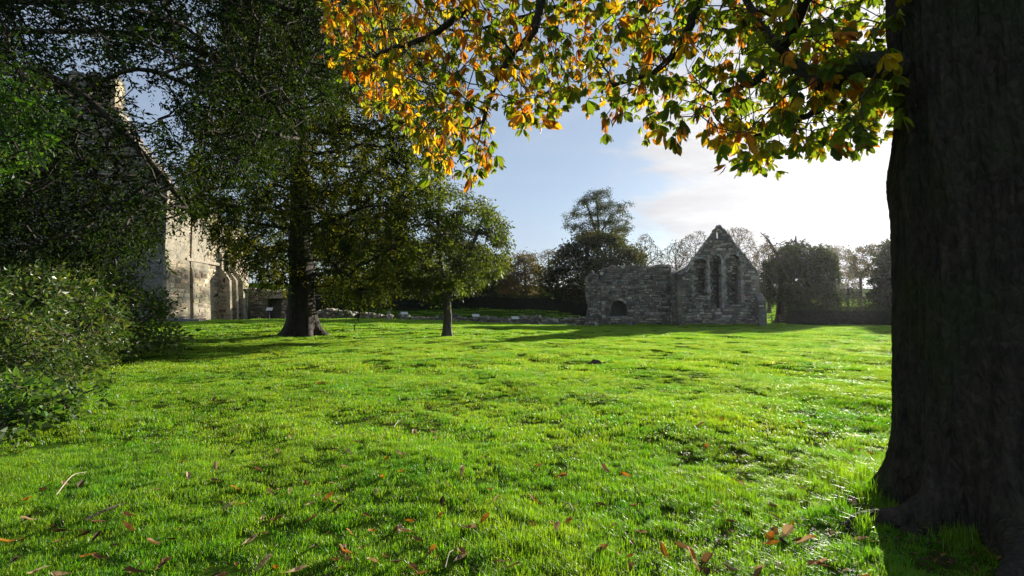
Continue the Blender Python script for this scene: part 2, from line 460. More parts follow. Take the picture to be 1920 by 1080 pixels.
# ------------------------------------------------------------------ trees
def colonize(pos, par, att, step, di, dk, iters=90, bias=(0, 0, 0), wob=0.15, r=None):
    """grow a branch skeleton from seed nodes (pos, par) towards the attractors."""
    r = r or rng
    pos = [np.asarray(p, float) for p in pos]; par = list(par)
    P = np.array(pos)
    d2 = ((att[:, None, :] - P[None]) ** 2).sum(-1)
    near = d2.argmin(1); nd = d2[np.arange(len(att)), near]
    bias = np.asarray(bias, float)
    kids = {}
    for _ in range(iters):
        act = nd < di * di
        if not act.any():
            di *= 1.6
            if di > 60 or len(att) == 0: break
            continue
        ids = near[act]
        P = np.array(pos)
        dv = unit(att[act] - P[ids])
        acc = np.zeros((len(P), 3)); np.add.at(acc, ids, dv)
        u = np.unique(ids)
        nd_dir = unit(unit(acc[u]) + bias + r.normal(0, wob, (len(u), 3)))
        new = P[u] + nd_dir * step
        ok = np.ones(len(u), bool)
        for k, ui in enumerate(u):
            c = kids.get(int(ui), 0)
            if c >= 3: ok[k] = False
            kids[int(ui)] = c + 1
        # saturated nodes: drop the attractors that keep asking for them
        bad = set(int(x) for x in u[~ok])
        if bad:
            drop = np.array([act[k] and int(near[k]) in bad for k in range(len(att))])
        else:
            drop = np.zeros(len(att), bool)
        new = new[ok]; up = u[ok]
        if len(new):
            base = len(pos)
            pos += list(new); par += [int(x) for x in up]
            dn = ((att[:, None, :] - new[None]) ** 2).sum(-1)
            m = dn.argmin(1); md = dn[np.arange(len(att)), m]
            better = md < nd
            nd = np.where(better, md, nd); near = np.where(better, m + base, near)
        keep = (nd > dk * dk) & ~drop
        att = att[keep]; nd = nd[keep]; near = near[keep]
        if len(att) == 0: break
    return np.array(pos), np.array(par)


def weights(par):
    n = len(par); w = np.zeros(n); has = np.zeros(n, bool)
    for k in range(n):
        if par[k] >= 0: has[par[k]] = True
    w[~has] = 1
    for k in range(n - 1, -1, -1):
        if par[k] >= 0: w[par[k]] += w[k]
    return w, ~has


def skeleton_mesh(mb, pos, par, rad, n=5, skip=None):
    """tapered prisms parent -> child, ring shared along the main continuation."""
    idx = np.where(par >= 0)[0]
    if skip is not None: idx = idx[~skip[idx]]
    a = pos[par[idx]]; b = pos[idx]
    d = unit(b - a)
    ra = np.minimum(rad[par[idx]], rad[idx] * 1.6); rb = rad[idx]
    s, t = frames(d)
    ang = np.arange(n) * 2 * math.pi / n
    ring = np.cos(ang)[None, :, None] * s[:, None] + np.sin(ang)[None, :, None] * t[:, None]
    a2 = a - d * ra[:, None] * 0.5
    b2 = b + d * rb[:, None] * 0.5
    V = np.concatenate([a2[:, None] + ring * ra[:, None, None], b2[:, None] + ring * rb[:, None, None]], 1)
    m = len(idx)
    j = np.arange(n); k = (j + 1) % n
    Q = np.stack([j, k, k + n, j + n], 1)[None] + (np.arange(m) * 2 * n)[:, None, None]
    mb.add(V.reshape(-1, 3), q=Q.reshape(-1, 4))


def leaf_arrays(pos, along, size, width, col, fold=0.12, r=None, flat=0.0):
    """folded two-triangle leaves."""
    r = r or rng
    n = len(pos)
    a = unit(along)
    s = unit(np.cross(a, r.normal(0, 1, (n, 3)) * (1 - flat) + np.array([0, 0, 1.0]) * flat * 3))
    nn = np.cross(s, a)
    size = size[:, None]; wd = width[:, None]
    p0 = pos; p2 = pos + a * size
    mid = pos + a * size * 0.45 + nn * size * fold
    p1 = mid - s * wd * 0.5; p3 = mid + s * wd * 0.5
    V = np.stack([p0, p1, p2, p3], 1).reshape(-1, 3)
    b = np.arange(n)[:, None] * 4
    T = np.concatenate([np.concatenate([b, b + 1, b + 2], 1), np.concatenate([b, b + 2, b + 3], 1)])
    C = np.repeat(col, 4, 0)
    return V, T, C


def crown_points(poly, D, half, n, shell=0.0, r=None, keep=None, xc=None):
    """points in a crown whose outline is poly (photo pixels) and whose depth is real."""
    r = r or rng
    p = np.array(poly, float)
    out = []
    cnt = 0
    while cnt < n:
        x = r.uniform(p[:, 0].min(), p[:, 0].max(), n * 2); y = r.uniform(p[:, 1].min(), p[:, 1].max(), n * 2)
        ok = inpoly(x, y, poly)
        if keep is not None: ok &= r.random(len(x)) < keep(x, y)
        x = x[ok]; y = y[ok]
        c = (p[:, 0].min() + p[:, 0].max()) / 2; hw = (p[:, 0].max() - p[:, 0].min()) / 2
        rel = np.clip(np.abs(x - c) / hw, 0, 1)
        dep = half * np.sqrt(np.maximum(0.08, 1 - rel ** 2))
        u = r.uniform(-1, 1, len(x))
        if shell: u = np.sign(u) * np.abs(u) ** (1 - shell)
        q = vp(x, y, D + dep * u * 1.0)
        # keep the outline's true size at the crown's centre distance
        out.append(q); cnt += len(q)
    return np.concatenate(out)[:n]


def palette(cols, n, r=None, var=0.25):
    r = r or rng
    cols = np.array(cols, float)
    k = r.integers(0, len(cols), n)
    return np.clip(cols[k] * (1 + r.normal(0, var, (n, 1))) * (1 + r.normal(0, 0.06, (n, 3))), 0.003, 0.9)


def make_tree(name, label, cat, base_px, D, poly, half, seed, r0, trunk_px, n_att=500, step=0.5, dk=None, di=None,
              leaves_per=14, spread=0.5, size=0.2, aspect=0.45, cols=((0.04, 0.07, 0.02),), droop=0.5, mat=None,
              bark=None, group=None, flare=1.7, wmax=4, tipr=0.012, shell=0.35, wob=0.2, bias=(0, 0, 0), base_z=None,
              keep=None, limbs=(), sides=4, att=None, flat=0.0, leafpart="foliage", clump=0.0, grad=None, trunk_n=14, limb_max=9.0, spray=0.0, spray_n=12):
    r = np.random.default_rng(seed)
    b = vp(base_px[0], base_px[1], D) if len(base_px) == 2 else np.array(base_px, float)
    b[2] = gz(b[0], b[1]) - 0.05
    root = empty(name, b, label, cat, group)
    # trunk line
    ctrl = [b] + [vp(x, y, D + (dd[0] if dd else 0)) for (x, y, *dd) in trunk_px]
    tl = np.linalg.norm(np.diff(np.array(ctrl), axis=0), axis=1).sum()
    npt = max(6, int(tl / step))
    tp = smooth_path(ctrl, npt)
    tp[2:-1, :2] += r.normal(0, 0.03 * r0 / 0.3, (npt - 3, 2)) * 0.6
    pos = list(tp); par = [-1] + list(range(npt - 1))
    lsp = []
    for lm in limbs:                                    # hand-placed limbs: list of (x, y, dD)
        c = np.array([vp(x, y, D + dd) for (x, y, dd) in lm])
        k = int(np.argmin(((tp - c[0]) ** 2).sum(1)))
        c = np.vstack([tp[k], c])
        n = max(3, int(np.linalg.norm(np.diff(c, axis=0), axis=1).sum() / step))
        lp = smooth_path(c, n)[1:]
        st = len(pos)
        pos += list(lp); par += [k] + list(range(st, st + len(lp) - 1))
        lsp.append((k, st, st + len(lp)))
    if att is None:
        att = crown_points(poly, D, half, n_att, shell, r, keep)
    P, A = colonize(pos, par, att, step, di or step * 8, dk or step * 1.3, 120, bias, wob, r)
    w, tip = weights(A)
    rad = np.maximum(tipr, r0 * 0.92 * (w / w[0]) ** 0.5)
    # trunk: radius follows the weights but with flare and irregular section
    mbk = MB()
    tr = r0 * np.linspace(1, 0.25, npt) ** 0.9
    tr = np.maximum(tr, rad[:npt] * 0.8)
    zz = tp[:, 2] - b[2]
    n = trunk_n
    ang = np.arange(n) * 2 * math.pi / n
    # extra rings near the ground for the root flare
    hs = np.concatenate([np.array([0, 0.12, 0.3, 0.55, 0.9]) * r0 * 1.4, zz[zz > r0 * 1.9]])
    cx = np.interp(hs, zz, tp[:, 0]); cy = np.interp(hs, zz, tp[:, 1]); rr = np.interp(hs, zz, tr)
    lobes = r.integers(4, 7); ph = r.uniform(0, 6.28)
    V = []
    for h, x, y, q in zip(hs, cx, cy, rr):
        f = (flare - 1) * math.exp(-h / (0.55 * r0 * 1.4))
        lob = 1 + (0.05 + 0.35 * f) * np.cos(lobes * ang + ph) + 0.04 * np.cos(3 * ang + h * 0.7) + r.normal(0, 0.02, n)
        R = q * (1 + f) * lob
        V.append(np.stack([x + R * np.cos(ang), y + R * np.sin(ang), np.full(n, b[2] + h - (0.1 if h == 0 else 0))], 1))
    V = np.concatenate(V); Q = []
    jj = np.arange(n); kk = (jj + 1) % n
    for q in range(len(hs) - 1): Q.append(np.stack([q * n + jj, q * n + kk, (q + 1) * n + kk, (q + 1) * n + jj], 1))
    mbk.add(V, q=np.concatenate(Q))
    obj("trunk", mbk.mesh("trunk", bark or M_bark_dark, b, True), root)
    skip = np.zeros(len(P), bool); skip[:npt] = True
    for (k0, s0, s1) in lsp:                            # each hand-placed limb is a part of its own
        sk = [k0] + list(range(s0, s1)); lr_ = np.minimum(rad[sk], limb_max); lr_[0] = lr_[1]
        V, Q = tube(P[sk], lr_, 9, 0.04)
        ml = MB(); ml.add(V, q=Q); obj("limb", ml.mesh("limb", bark or M_bark_dark, b, True), root); skip[s0:s1] = True
    mb2 = MB()
    skeleton_mesh(mb2, P, A, rad, sides, skip)
    bo = obj("branches", mb2.mesh("branches", bark or M_bark_dark, b, True), root); bo["kind"] = "stuff"
    # foliage on the thin wood
    if leaves_per > 0:
        sel = np.where((w <= wmax) & (np.arange(len(P)) >= npt))[0]
        if clump:                                        # some twigs carry many leaves, others few
            kcount = np.maximum(0, r.poisson(leaves_per * np.exp(r.normal(0, clump, len(sel)) - clump ** 2 / 2)))
        else:
            kcount = r.poisson(leaves_per, len(sel))
        if spray:                                        # leaves strung along drooping sprays
            kcount = np.minimum(kcount, leaves_per * 5)
            rp0 = np.repeat(sel, np.maximum(0, r.poisson(kcount / spray_n)))
            ns = len(rp0)
            o0 = P[rp0] + r.normal(0, spread * 0.7, (ns, 3))
            dr = unit(unit(P[rp0] - P[np.maximum(A[rp0], 0)]) * 0.7 + r.normal(0, 0.45, (ns, 3)) * np.array([1, 1, 0.4]))
            ln = spray * np.exp(r.normal(0, 0.3, ns))
            tt = np.tile(np.linspace(0.05, 1, spray_n), ns); ii = np.repeat(np.arange(ns), spray_n)
            pc = o0[ii] + dr[ii] * (ln[ii] * tt * (1 - 0.35 * tt))[:, None] - np.array([0, 0, 1.0]) * (droop * ln[ii] * tt ** 1.6)[:, None] + r.normal(0, 0.03 * spray / 0.6, (len(ii), 3))
            tan_ = unit(dr[ii] * (1 - 0.7 * tt)[:, None] - np.array([0, 0, 1.0]) * (droop * 1.6 * tt ** 0.6)[:, None])
            sd_ = unit(np.cross(tan_, np.array([0, 0, 1.0]) + r.normal(0, 0.3, (len(ii), 3)))) * np.where(np.arange(len(ii)) % 2 == 0, 1, -1)[:, None]
            al = tan_ * 0.9 + sd_ * 0.8 + r.normal(0, 0.25, pc.shape)
            rep = rp0[ii]
            scol = palette(cols, ns, r, 0.25)[ii]
            ok = pc[:, 2] > gz(pc[:, 0], pc[:, 1]) + 0.15
            pc = pc[ok]; al = al[ok]; rep = rep[ok]; scol = scol[ok]; tt = tt[ok]
            sz = size * np.exp(r.normal(0, 0.25, len(pc))) * (1.1 - 0.4 * tt)
            cc = np.clip(scol * (1 + r.normal(0, 0.15, (len(pc), 1))), 0.003, 0.9)
            V, T, C = leaf_arrays(pc, al, sz, sz * aspect, cc, r=r, flat=0.25)
            fo = obj(leafpart, mesh_np(leafpart, V - b, T, mat or M_leaf, C), root); fo["kind"] = "stuff"
            return root
        rep = np.repeat(sel, kcount)
        c = P[rep]
        off = r.normal(0, spread, (len(rep), 3)); off[:, 2] *= 0.7
        pc = c + off - np.array([0, 0, 1.0]) * np.abs(r.normal(0, spread * droop, (len(rep), 1)))
        gzv = gz(pc[:, 0], pc[:, 1]) + 0.15
        ok = pc[:, 2] > gzv
        pc = pc[ok]; rep = rep[ok]
        outw = unit(pc - P[np.maximum(A[rep], 0)])
        al = outw * 0.6 + r.normal(0, 0.6, pc.shape) - np.array([0, 0, 1.0]) * droop
        sz = size * np.exp(r.normal(0, 0.3, len(pc)))
        tw = palette(cols, len(P), r, 0.18)[rep]          # colour goes twig by twig
        cc = tw * (1 + r.normal(0, 0.22, (len(pc), 1)))
        if grad is not None: cc = grad(pc, cc, r)
        V, T, C = leaf_arrays(pc, al, sz, sz * aspect, np.clip(cc, 0.004, 0.9), r=r, flat=flat)
        fo = obj(leafpart, mesh_np(leafpart, V - b, T, mat or M_leaf, C), root)
        fo["kind"] = "stuff"
    return root


# --- the big cypress-like evergreen in the middle distance
make_tree("evergreen_tree", "massive dark evergreen tree with flared trunk and drooping foliage on the lawn", "tree",
          (567, 632), 29,
          [(560, -150), (450, -20), (400, 120), (372, 240), (345, 330), (340, 390), (375, 430), (430, 462), (470, 515), (525, 525), (540, 430), (575, 400), (600, 470),
           (603, 540), (640, 562), (705, 566), (738, 530), (765, 470), (775, 400), (815, 350), (850, 290), (850, 170), (790, 50), (720, -40), (640, -150)],
          6.5, 11, 0.78, [(565, 500), (562, 380), (560, 200), (556, 40), (556, -120)], n_att=2300, step=0.5, leaves_per=70, spread=0.40, size=0.25,
          aspect=0.34, cols=((0.036, 0.056, 0.010), (0.022, 0.036, 0.008), (0.06, 0.08, 0.013), (0.16, 0.16, 0.02), (0.10, 0.115, 0.016)), droop=0.75, wmax=4, clump=0.7, shell=0.45, spray=0.95, spray_n=14,
          flare=1.75, trunk_n=28, bias=(0, 0, -0.08))

# --- the slim broad-leaved tree beside it
make_tree("broadleaf_tree", "slim forked young tree with airy rounded crown standing alone on the lawn", "tree",
          (838, 632), 29,
          [(715, 470), (735, 400), (775, 365), (800, 345), (870, 342), (920, 380), (958, 425), (968, 470), (945, 505), (915, 530), (875, 548), (845, 540), (790, 562), (735, 555), (705, 520)],
          3.6, 12, 0.27, [(839, 580), (836, 545), (824, 480), (822, 420), (826, 350)], n_att=520, step=0.34, leaves_per=44, spread=0.24, size=0.16,
          aspect=0.5, cols=((0.05, 0.07, 0.013), (0.065, 0.09, 0.016), (0.085, 0.105, 0.018)), droop=0.5, mat=M_leaf_soft, bark=M_bark_grey, clump=0.95, wmax=4,
          limbs=[[(846, 545, -0.1), (866, 505, -0.5), (888, 455, -0.8), (905, 410, -0.6)]], flare=1.5, shell=0.2)

BG = "trees behind the ruins"
DK = ((0.014, 0.022, 0.009), (0.02, 0.028, 0.011), (0.017, 0.024, 0.012))
OLV = ((0.035, 0.042, 0.014), (0.048, 0.045, 0.016), (0.028, 0.036, 0.014))
BRN = ((0.075, 0.05, 0.022), (0.06, 0.048, 0.022), (0.085, 0.062, 0.025))
make_tree("evergreen_tree", "dark evergreen behind the big trunk, filling the gap towards the low walls", "tree", (660, 584), 94,
          [(560, 580), (570, 450), (620, 400), (700, 390), (760, 420), (795, 470), (800, 575)], 7, 21, 0.5, [(665, 500), (670, 360)], 620, 0.8, leaves_per=60, spread=0.7,
          size=0.42, cols=DK, group=BG, tipr=0.02, wmax=6, droop=0.6)
make_tree("evergreen_tree", "dark evergreen directly behind the slim forked tree", "tree", (860, 583), 98,
          [(770, 575), (770, 470), (810, 430), (880, 445), (940, 475), (968, 500), (975, 573)], 7, 22, 0.5, [(862, 510), (865, 440)], 620, 0.8, leaves_per=60, spread=0.7,
          size=0.42, cols=DK, group=BG, tipr=0.02, wmax=6, droop=0.6)
make_tree("deciduous_tree", "rounded olive-brown tree just right of the slim forked tree's crown", "tree", (985, 570), 92,
          [(935, 560), (940, 490), (965, 470), (1000, 472), (1015, 500), (1015, 560)], 5, 23, 0.35, [(985, 520), (982, 485)], 420, 0.7, leaves_per=34, spread=0.5, size=0.34,
          cols=BRN, group=BG, tipr=0.02, mat=M_leaf_soft, clump=0.6)
make_tree("deciduous_tree", "half-bare domed tree rising left of the wide cedar", "tree", (1030, 570), 100,
          [(995, 545), (998, 490), (1010, 466), (1040, 464), (1060, 480), (1062, 545)], 4, 24, 0.35, [(1030, 520), (1028, 480)], 420, 0.6, leaves_per=9, spread=0.4, size=0.3,
          cols=BRN, group=BG, tipr=0.022, mat=M_leaf_soft)
make_tree("cedar_tree", "wide spreading dark cedar behind the left end of the ruined wall", "tree", (1100, 585), 80,
          [(990, 580), (1010, 520), (1035, 478), (1060, 450), (1105, 432), (1150, 434), (1190, 455), (1215, 490), (1212, 530), (1160, 585)], 7, 25, 0.6, [(1100, 500), (1104, 445)],
          900, 0.8, leaves_per=56, spread=0.6, size=0.4, cols=OLV + DK, group=BG, tipr=0.02, wmax=5, droop=0.3, clump=0.6)
# pine: layered plates of needles on an open stem
prng = np.random.default_rng(5)
patt = []
for (x, y, w_, h_) in [(1122, 366, 22, 7), (1098, 380, 22, 7), (1148, 385, 24, 8), (1088, 402, 20, 7), (1124, 396, 26, 8), (1160, 412, 22, 6), (1082, 424, 18, 6), (1110, 418, 26, 8), (1145, 424, 24, 7), (1166, 430, 16, 5), (1100, 438, 24, 6), (1135, 442, 26, 7)]:
    m_ = 34
    patt.append(vp(x + prng.normal(0, w_ * 0.62, m_), y + prng.normal(0, h_ * 0.75, m_), 92 + prng.normal(0, 2.2, m_)))
make_tree("pine_tree", "tall open-crowned pine rising above the wide cedar", "tree", (1118, 585), 92, None, 3, 26, 0.42,
          [(1120, 500), (1122, 430), (1118, 362)], step=0.45, leaves_per=24, spread=0.32, size=0.34, aspect=0.26, cols=((0.03, 0.045, 0.02), (0.04, 0.05, 0.02)), group=BG,
          tipr=0.04, att=np.concatenate(patt), droop=0.1, wmax=3, limbs=[[(1122, 450, 0), (1110, 410, 0.5), (1098, 376, 0.5)], [(1124, 440, 0), (1145, 405, -0.5)]])
for k, (x0, x1, top, bot, D, lab, lp) in enumerate([
        (1172, 1248, 438, 560, 112, "bare domed tree above the ruined wall, nearest the pine", 2),
        (1228, 1308, 448, 560, 118, "bare domed tree over the right end of the ruined wall, low fan of twigs", 2),
        (1262, 1345, 428, 560, 124, "bare tree whose twigs meet the left slope of the gable", 2),
        (1335, 1428, 420, 560, 116, "bare rounded tree crown showing beyond the right slope of the gable", 3),
        (1405, 1478, 452, 565, 108, "thin-leaved tree between the gable and the great yew", 7)]):
    c = (x0 + x1) / 2; hw = (x1 - x0) / 2
    poly = [(c + hw * math.cos(a), top + (bot - top) * 0.62 - (bot - top) * 0.62 * math.sin(a) * (0.97 + 0.05 * math.sin(5 * a + k))) for a in np.linspace(0, math.pi, 14)] + [(c - hw * 0.75, top + 95), (c, top + 88), (c + hw * 0.75, top + 95)]
    make_tree("bare_tree", lab, "tree", (c, 572), D, poly, hw / 900 * D * 0.9, 40 + k, 0.42, [(c + 2, 520), (c, top + 55)], 1000, 0.42, dk=0.62, di=5, leaves_per=lp * 1.3, spread=0.3,
              size=0.28, cols=BRN, mat=M_leaf_soft, group=BG, tipr=0.055, bark=M_bark_dark, wmax=2, bias=(0, 0, 0.12), sides=3, shell=0.2)
make_tree("dead_oak", "gnarled bare oak with antler-like dead branches above the great yew", "tree", (1466, 592), 74,
          [(1428, 480), (1432, 436), (1445, 440), (1462, 458), (1490, 440), (1500, 450), (1508, 482), (1480, 510), (1450, 505)], 3.0, 50, 0.45, [(1464, 530), (1466, 490)], 150, 0.4, leaves_per=1.2, spread=0.2, size=0.25,
          cols=BRN, group=BG, tipr=0.05, bark=M_bark_dark, wob=0.45, limbs=[[(1466, 495, 0), (1452, 470, 0.3), (1440, 450, 0.3), (1426, 436, 0)], [(1467, 492, 0), (1490, 470, 0), (1492, 442, 0.2)]])
make_tree("yew_tree", "great broad dark yew beside the gable, trunk showing at its left", "tree", (1462, 596), 66,
          [(1432, 560), (1425, 525), (1440, 490), (1462, 468), (1500, 455), (1545, 460), (1568, 485), (1574, 530), (1580, 560), (1560, 590), (1490, 592), (1476, 560)], 4.2, 51, 0.55,
          [(1466, 545), (1480, 500), (1500, 470)], 620, 0.6, leaves_per=84, spread=0.42, size=0.36, cols=((0.022, 0.034, 0.011), (0.03, 0.042, 0.013), (0.018, 0.028, 0.011)), droop=0.6, tipr=0.02, wmax=5, shell=0.3, clump=0.8, spray=0.7, spray_n=10)
make_tree("deciduous_tree", "pale hazy rounded tree on the slope right of the great yew", "tree", (1572, 575), 130,
          [(1525, 560), (1530, 490), (1550, 462), (1570, 456), (1600, 470), (1618, 505), (1615, 560)], 5.5, 52, 0.4, [(1572, 510), (1570, 480)], 520, 0.6, leaves_per=16, spread=0.4, size=0.35,
          cols=BRN + OLV, group=BG, tipr=0.03, mat=M_leaf_soft)
make_tree("deciduous_tree", "crooked open tree with twisted limbs over the clipped hedge", "tree", (1612, 580), 92,
          [(1585, 520), (1590, 480), (1610, 460), (1640, 455), (1665, 470), (1660, 520)], 3.6, 53, 0.35, [(1614, 540), (1612, 510)], 300, 0.5, leaves_per=14, spread=0.3, size=0.3,
          cols=BRN + OLV, group=BG, tipr=0.035, mat=M_leaf_soft, wob=0.4, limbs=[[(1612, 520, 0), (1600, 490, 0.4)], [(1613, 515, 0), (1640, 490, 0), (1655, 470, 0)]])
make_tree("yew_tree", "tall narrow yew at the edge of the chestnut trunk behind the hedge", "tree", (1664, 592), 64,
          [(1628, 582), (1630, 530), (1642, 485), (1656, 460), (1672, 452), (1690, 470), (1702, 530), (1704, 582)], 2.2, 54, 0.35, [(1665, 520), (1667, 470)], 420, 0.5, leaves_per=60, spread=0.34, size=0.3,
          cols=DK, droop=0.5, tipr=0.02, wmax=5)
make_tree("deciduous_tree", "leafy scrub tree low behind the clipped hedge", "tree", (1590, 585), 80,
          [(1545, 582), (1560, 545), (1590, 530), (1625, 545), (1640, 582)], 3, 55, 0.25, [(1590, 560), (1590, 545)], 200, 0.6, leaves_per=16, spread=0.4, size=0.28,
          cols=OLV, group=BG, mat=M_leaf_soft, tipr=0.02)
make_tree("deciduous_tree", "rounded tree hidden behind the chestnut trunk", "tree", (1800, 590), 76,
          [(1700, 585), (1710, 480), (1760, 430), (1850, 430), (1910, 490), (1920, 585)], 6, 56, 0.4, [(1802, 520), (1804, 460)], 400, 0.8, leaves_per=16, spread=0.5, size=0.35,
          cols=OLV, group=BG, mat=M_leaf_soft, tipr=0.02)

# ------------------------------------------------------------------ the overhanging evergreen and the shrubs at the left
def gap(x, y):
    k = np.ones_like(x)
    k = np.where(inpoly(x, y, [(95, 120), (225, 110), (300, 190), (420, 250), (440, 420), (300, 470), (300, 380), (140, 330), (110, 250)]), 0.34, k)
    k = np.where(inpoly(x, y, [(205, 110), (330, 190), (430, 330), (400, 350), (320, 330), (240, 240)]), 0.12, k)
    return k

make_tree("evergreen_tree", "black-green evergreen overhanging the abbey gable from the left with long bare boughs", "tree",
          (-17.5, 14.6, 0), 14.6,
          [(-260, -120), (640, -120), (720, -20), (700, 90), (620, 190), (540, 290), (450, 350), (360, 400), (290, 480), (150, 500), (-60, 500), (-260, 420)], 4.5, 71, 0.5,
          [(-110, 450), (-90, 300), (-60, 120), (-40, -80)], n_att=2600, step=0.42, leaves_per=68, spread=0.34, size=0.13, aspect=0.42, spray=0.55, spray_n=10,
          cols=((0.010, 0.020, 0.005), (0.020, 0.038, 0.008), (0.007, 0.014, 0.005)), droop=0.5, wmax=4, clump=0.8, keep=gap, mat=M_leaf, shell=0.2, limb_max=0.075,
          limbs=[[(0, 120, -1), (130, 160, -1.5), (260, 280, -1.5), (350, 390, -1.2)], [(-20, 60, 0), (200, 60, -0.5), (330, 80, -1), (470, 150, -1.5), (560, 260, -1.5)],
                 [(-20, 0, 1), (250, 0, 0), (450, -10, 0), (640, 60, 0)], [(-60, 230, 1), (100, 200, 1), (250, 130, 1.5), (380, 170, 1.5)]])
make_tree("holly_tree", "bright green leafy tree catching the sun at the left edge above the shrubs", "tree",
          (-11.6, 9.2, 0), 9.2, [(-220, 60), (-40, 90), (60, 110), (115, 190), (112, 260), (60, 320), (10, 350), (-120, 360), (-220, 300)], 1.2, 72, 0.16,
          [(-150, 480), (-110, 330), (-80, 200)], n_att=420, step=0.2, leaves_per=26, spread=0.13, size=0.09, aspect=0.5, clump=0.8,
          cols=((0.05, 0.115, 0.015), (0.065, 0.135, 0.016), (0.035, 0.08, 0.013), (0.09, 0.14, 0.02)), mat=M_leaf_soft, droop=0.4, wmax=4, shell=0.3)


def shrub(label, cx, cy, rx, ry, h, seed, cols, mat, n=420, size=0.08, lp=34, group="shrubs along the left edge", aspect=0.5, spread=0.14, lean=0.0):
    r = np.random.default_rng(seed)
    b = np.array([cx, cy, gz(cx, cy)])
    root = empty("shrub", b, label, "shrub", group)
    # lumpy dome
    a = []
    lum = r.uniform(0, 6.28, 6)
    while len(a) < n:
        t = r.uniform(0, 2 * math.pi); e = math.asin(r.uniform(0, 1)); k = r.uniform(0.55, 1) ** 0.5
        k *= 0.86 + 0.10 * math.sin(3 * t + lum[0]) + 0.08 * math.sin(5 * t + 4 * e + lum[1]) + 0.08 * math.sin(7 * e + 2 * t + lum[2])
        a.append((cx + rx * k * math.cos(t) * math.cos(e) ** 0.6, cy + ry * k * math.sin(t) * math.cos(e) ** 0.6, b[2] + 0.12 + h * k * math.sin(e)))
    pos = []; par = []
    for s in range(9):
        t = r.uniform(0, 6.28); st = len(pos)
        d = np.array([math.cos(t) * rx * 0.5, math.sin(t) * ry * 0.5, h * 0.5])
        base = b + np.array([math.cos(t) * 0.25 * rx, math.sin(t) * 0.25 * ry, -0.05])
        for q in range(4): pos.append(base + d * q / 3.0)
        par += [-1, st, st + 1, st + 2]
    step = 0.12 * max(rx, h) ** 0.8
    P, A = colonize(pos, par, np.array(a), step, step * 9, step * 1.2, 60, (0, 0, 0), 0.3, r)
    w, _ = weights(A)
    rad = np.maximum(0.006, 0.035 * (w / w.max()) ** 0.5)
    mb = MB(); skeleton_mesh(mb, P, A, rad, 3)
    so = obj("stems", mb.mesh("stems", M_twig, b), root); so["kind"] = "stuff"
    sel = np.where(w <= 6)[0]
    rep = np.repeat(sel, np.maximum(0, r.poisson(lp * np.exp(r.normal(0, 0.5, len(sel))))))
    pc = P[rep] + r.normal(0, spread, (len(rep), 3))
    pc = pc[pc[:, 2] > gz(pc[:, 0], pc[:, 1]) + 0.02]
    al = unit(pc - (b + np.array([0, 0, h * 0.3]))) * 0.8 + r.normal(0, 0.7, pc.shape) - np.array([0, 0, 0.2])
    sz = size * np.exp(r.normal(0, 0.35, len(pc)))
    V, T, C = leaf_arrays(pc, al, sz, sz * aspect, palette(cols, len(pc), r), r=r)
    f = obj("foliage", mesh_np("foliage", V - b, T, mat, C), root); f["kind"] = "stuff"
    return root

SG = ((0.038, 0.072, 0.015), (0.052, 0.09, 0.019), (0.07, 0.105, 0.026), (0.11, 0.125, 0.045))
SD = ((0.016, 0.034, 0.008), (0.026, 0.048, 0.012), (0.036, 0.06, 0.016))
shrub("dark tall laurel-like shrub nearest the abbey wall, end of the shrub row", -18.2, 19.0, 3.6, 3.4, 4.6, 81, SD, M_leaf_gloss, 520, 0.13, 30, spread=0.22)
shrub("broad glossy shrub whose sprays reach furthest onto the lawn", -14.3, 14.9, 3.7, 3.6, 3.3, 82, SG, M_leaf_gloss, 620, 0.12, 32, spread=0.19)
shrub("dense small-leaved shrub in the middle of the shrub row", -11.7, 11.0, 2.9, 2.7, 3.1, 83, SG, M_leaf_gloss, 560, 0.10, 30, spread=0.15)
shrub("nearest glossy shrub at the left edge of the view", -9.6, 8.1, 2.3, 2.0, 2.35, 84, SG, M_leaf_gloss, 520, 0.085, 30, spread=0.12)
shrub("low sprawling bramble and ivy patch at the foot of the shrubs", -7.0, 5.7, 1.9, 1.6, 0.7, 85, ((0.06, 0.12, 0.025), (0.08, 0.14, 0.035), (0.05, 0.09, 0.02)), M_leaf_soft, 360, 0.075, 22, aspect=0.75, spread=0.09)
shrub("tall black-green shrub behind the row, under the overhanging evergreen", -17.0, 16.2, 3.4, 2.4, 6.0, 86, ((0.02, 0.035, 0.012), (0.03, 0.045, 0.015)), M_leaf_gloss, 480, 0.13, 30, spread=0.24)


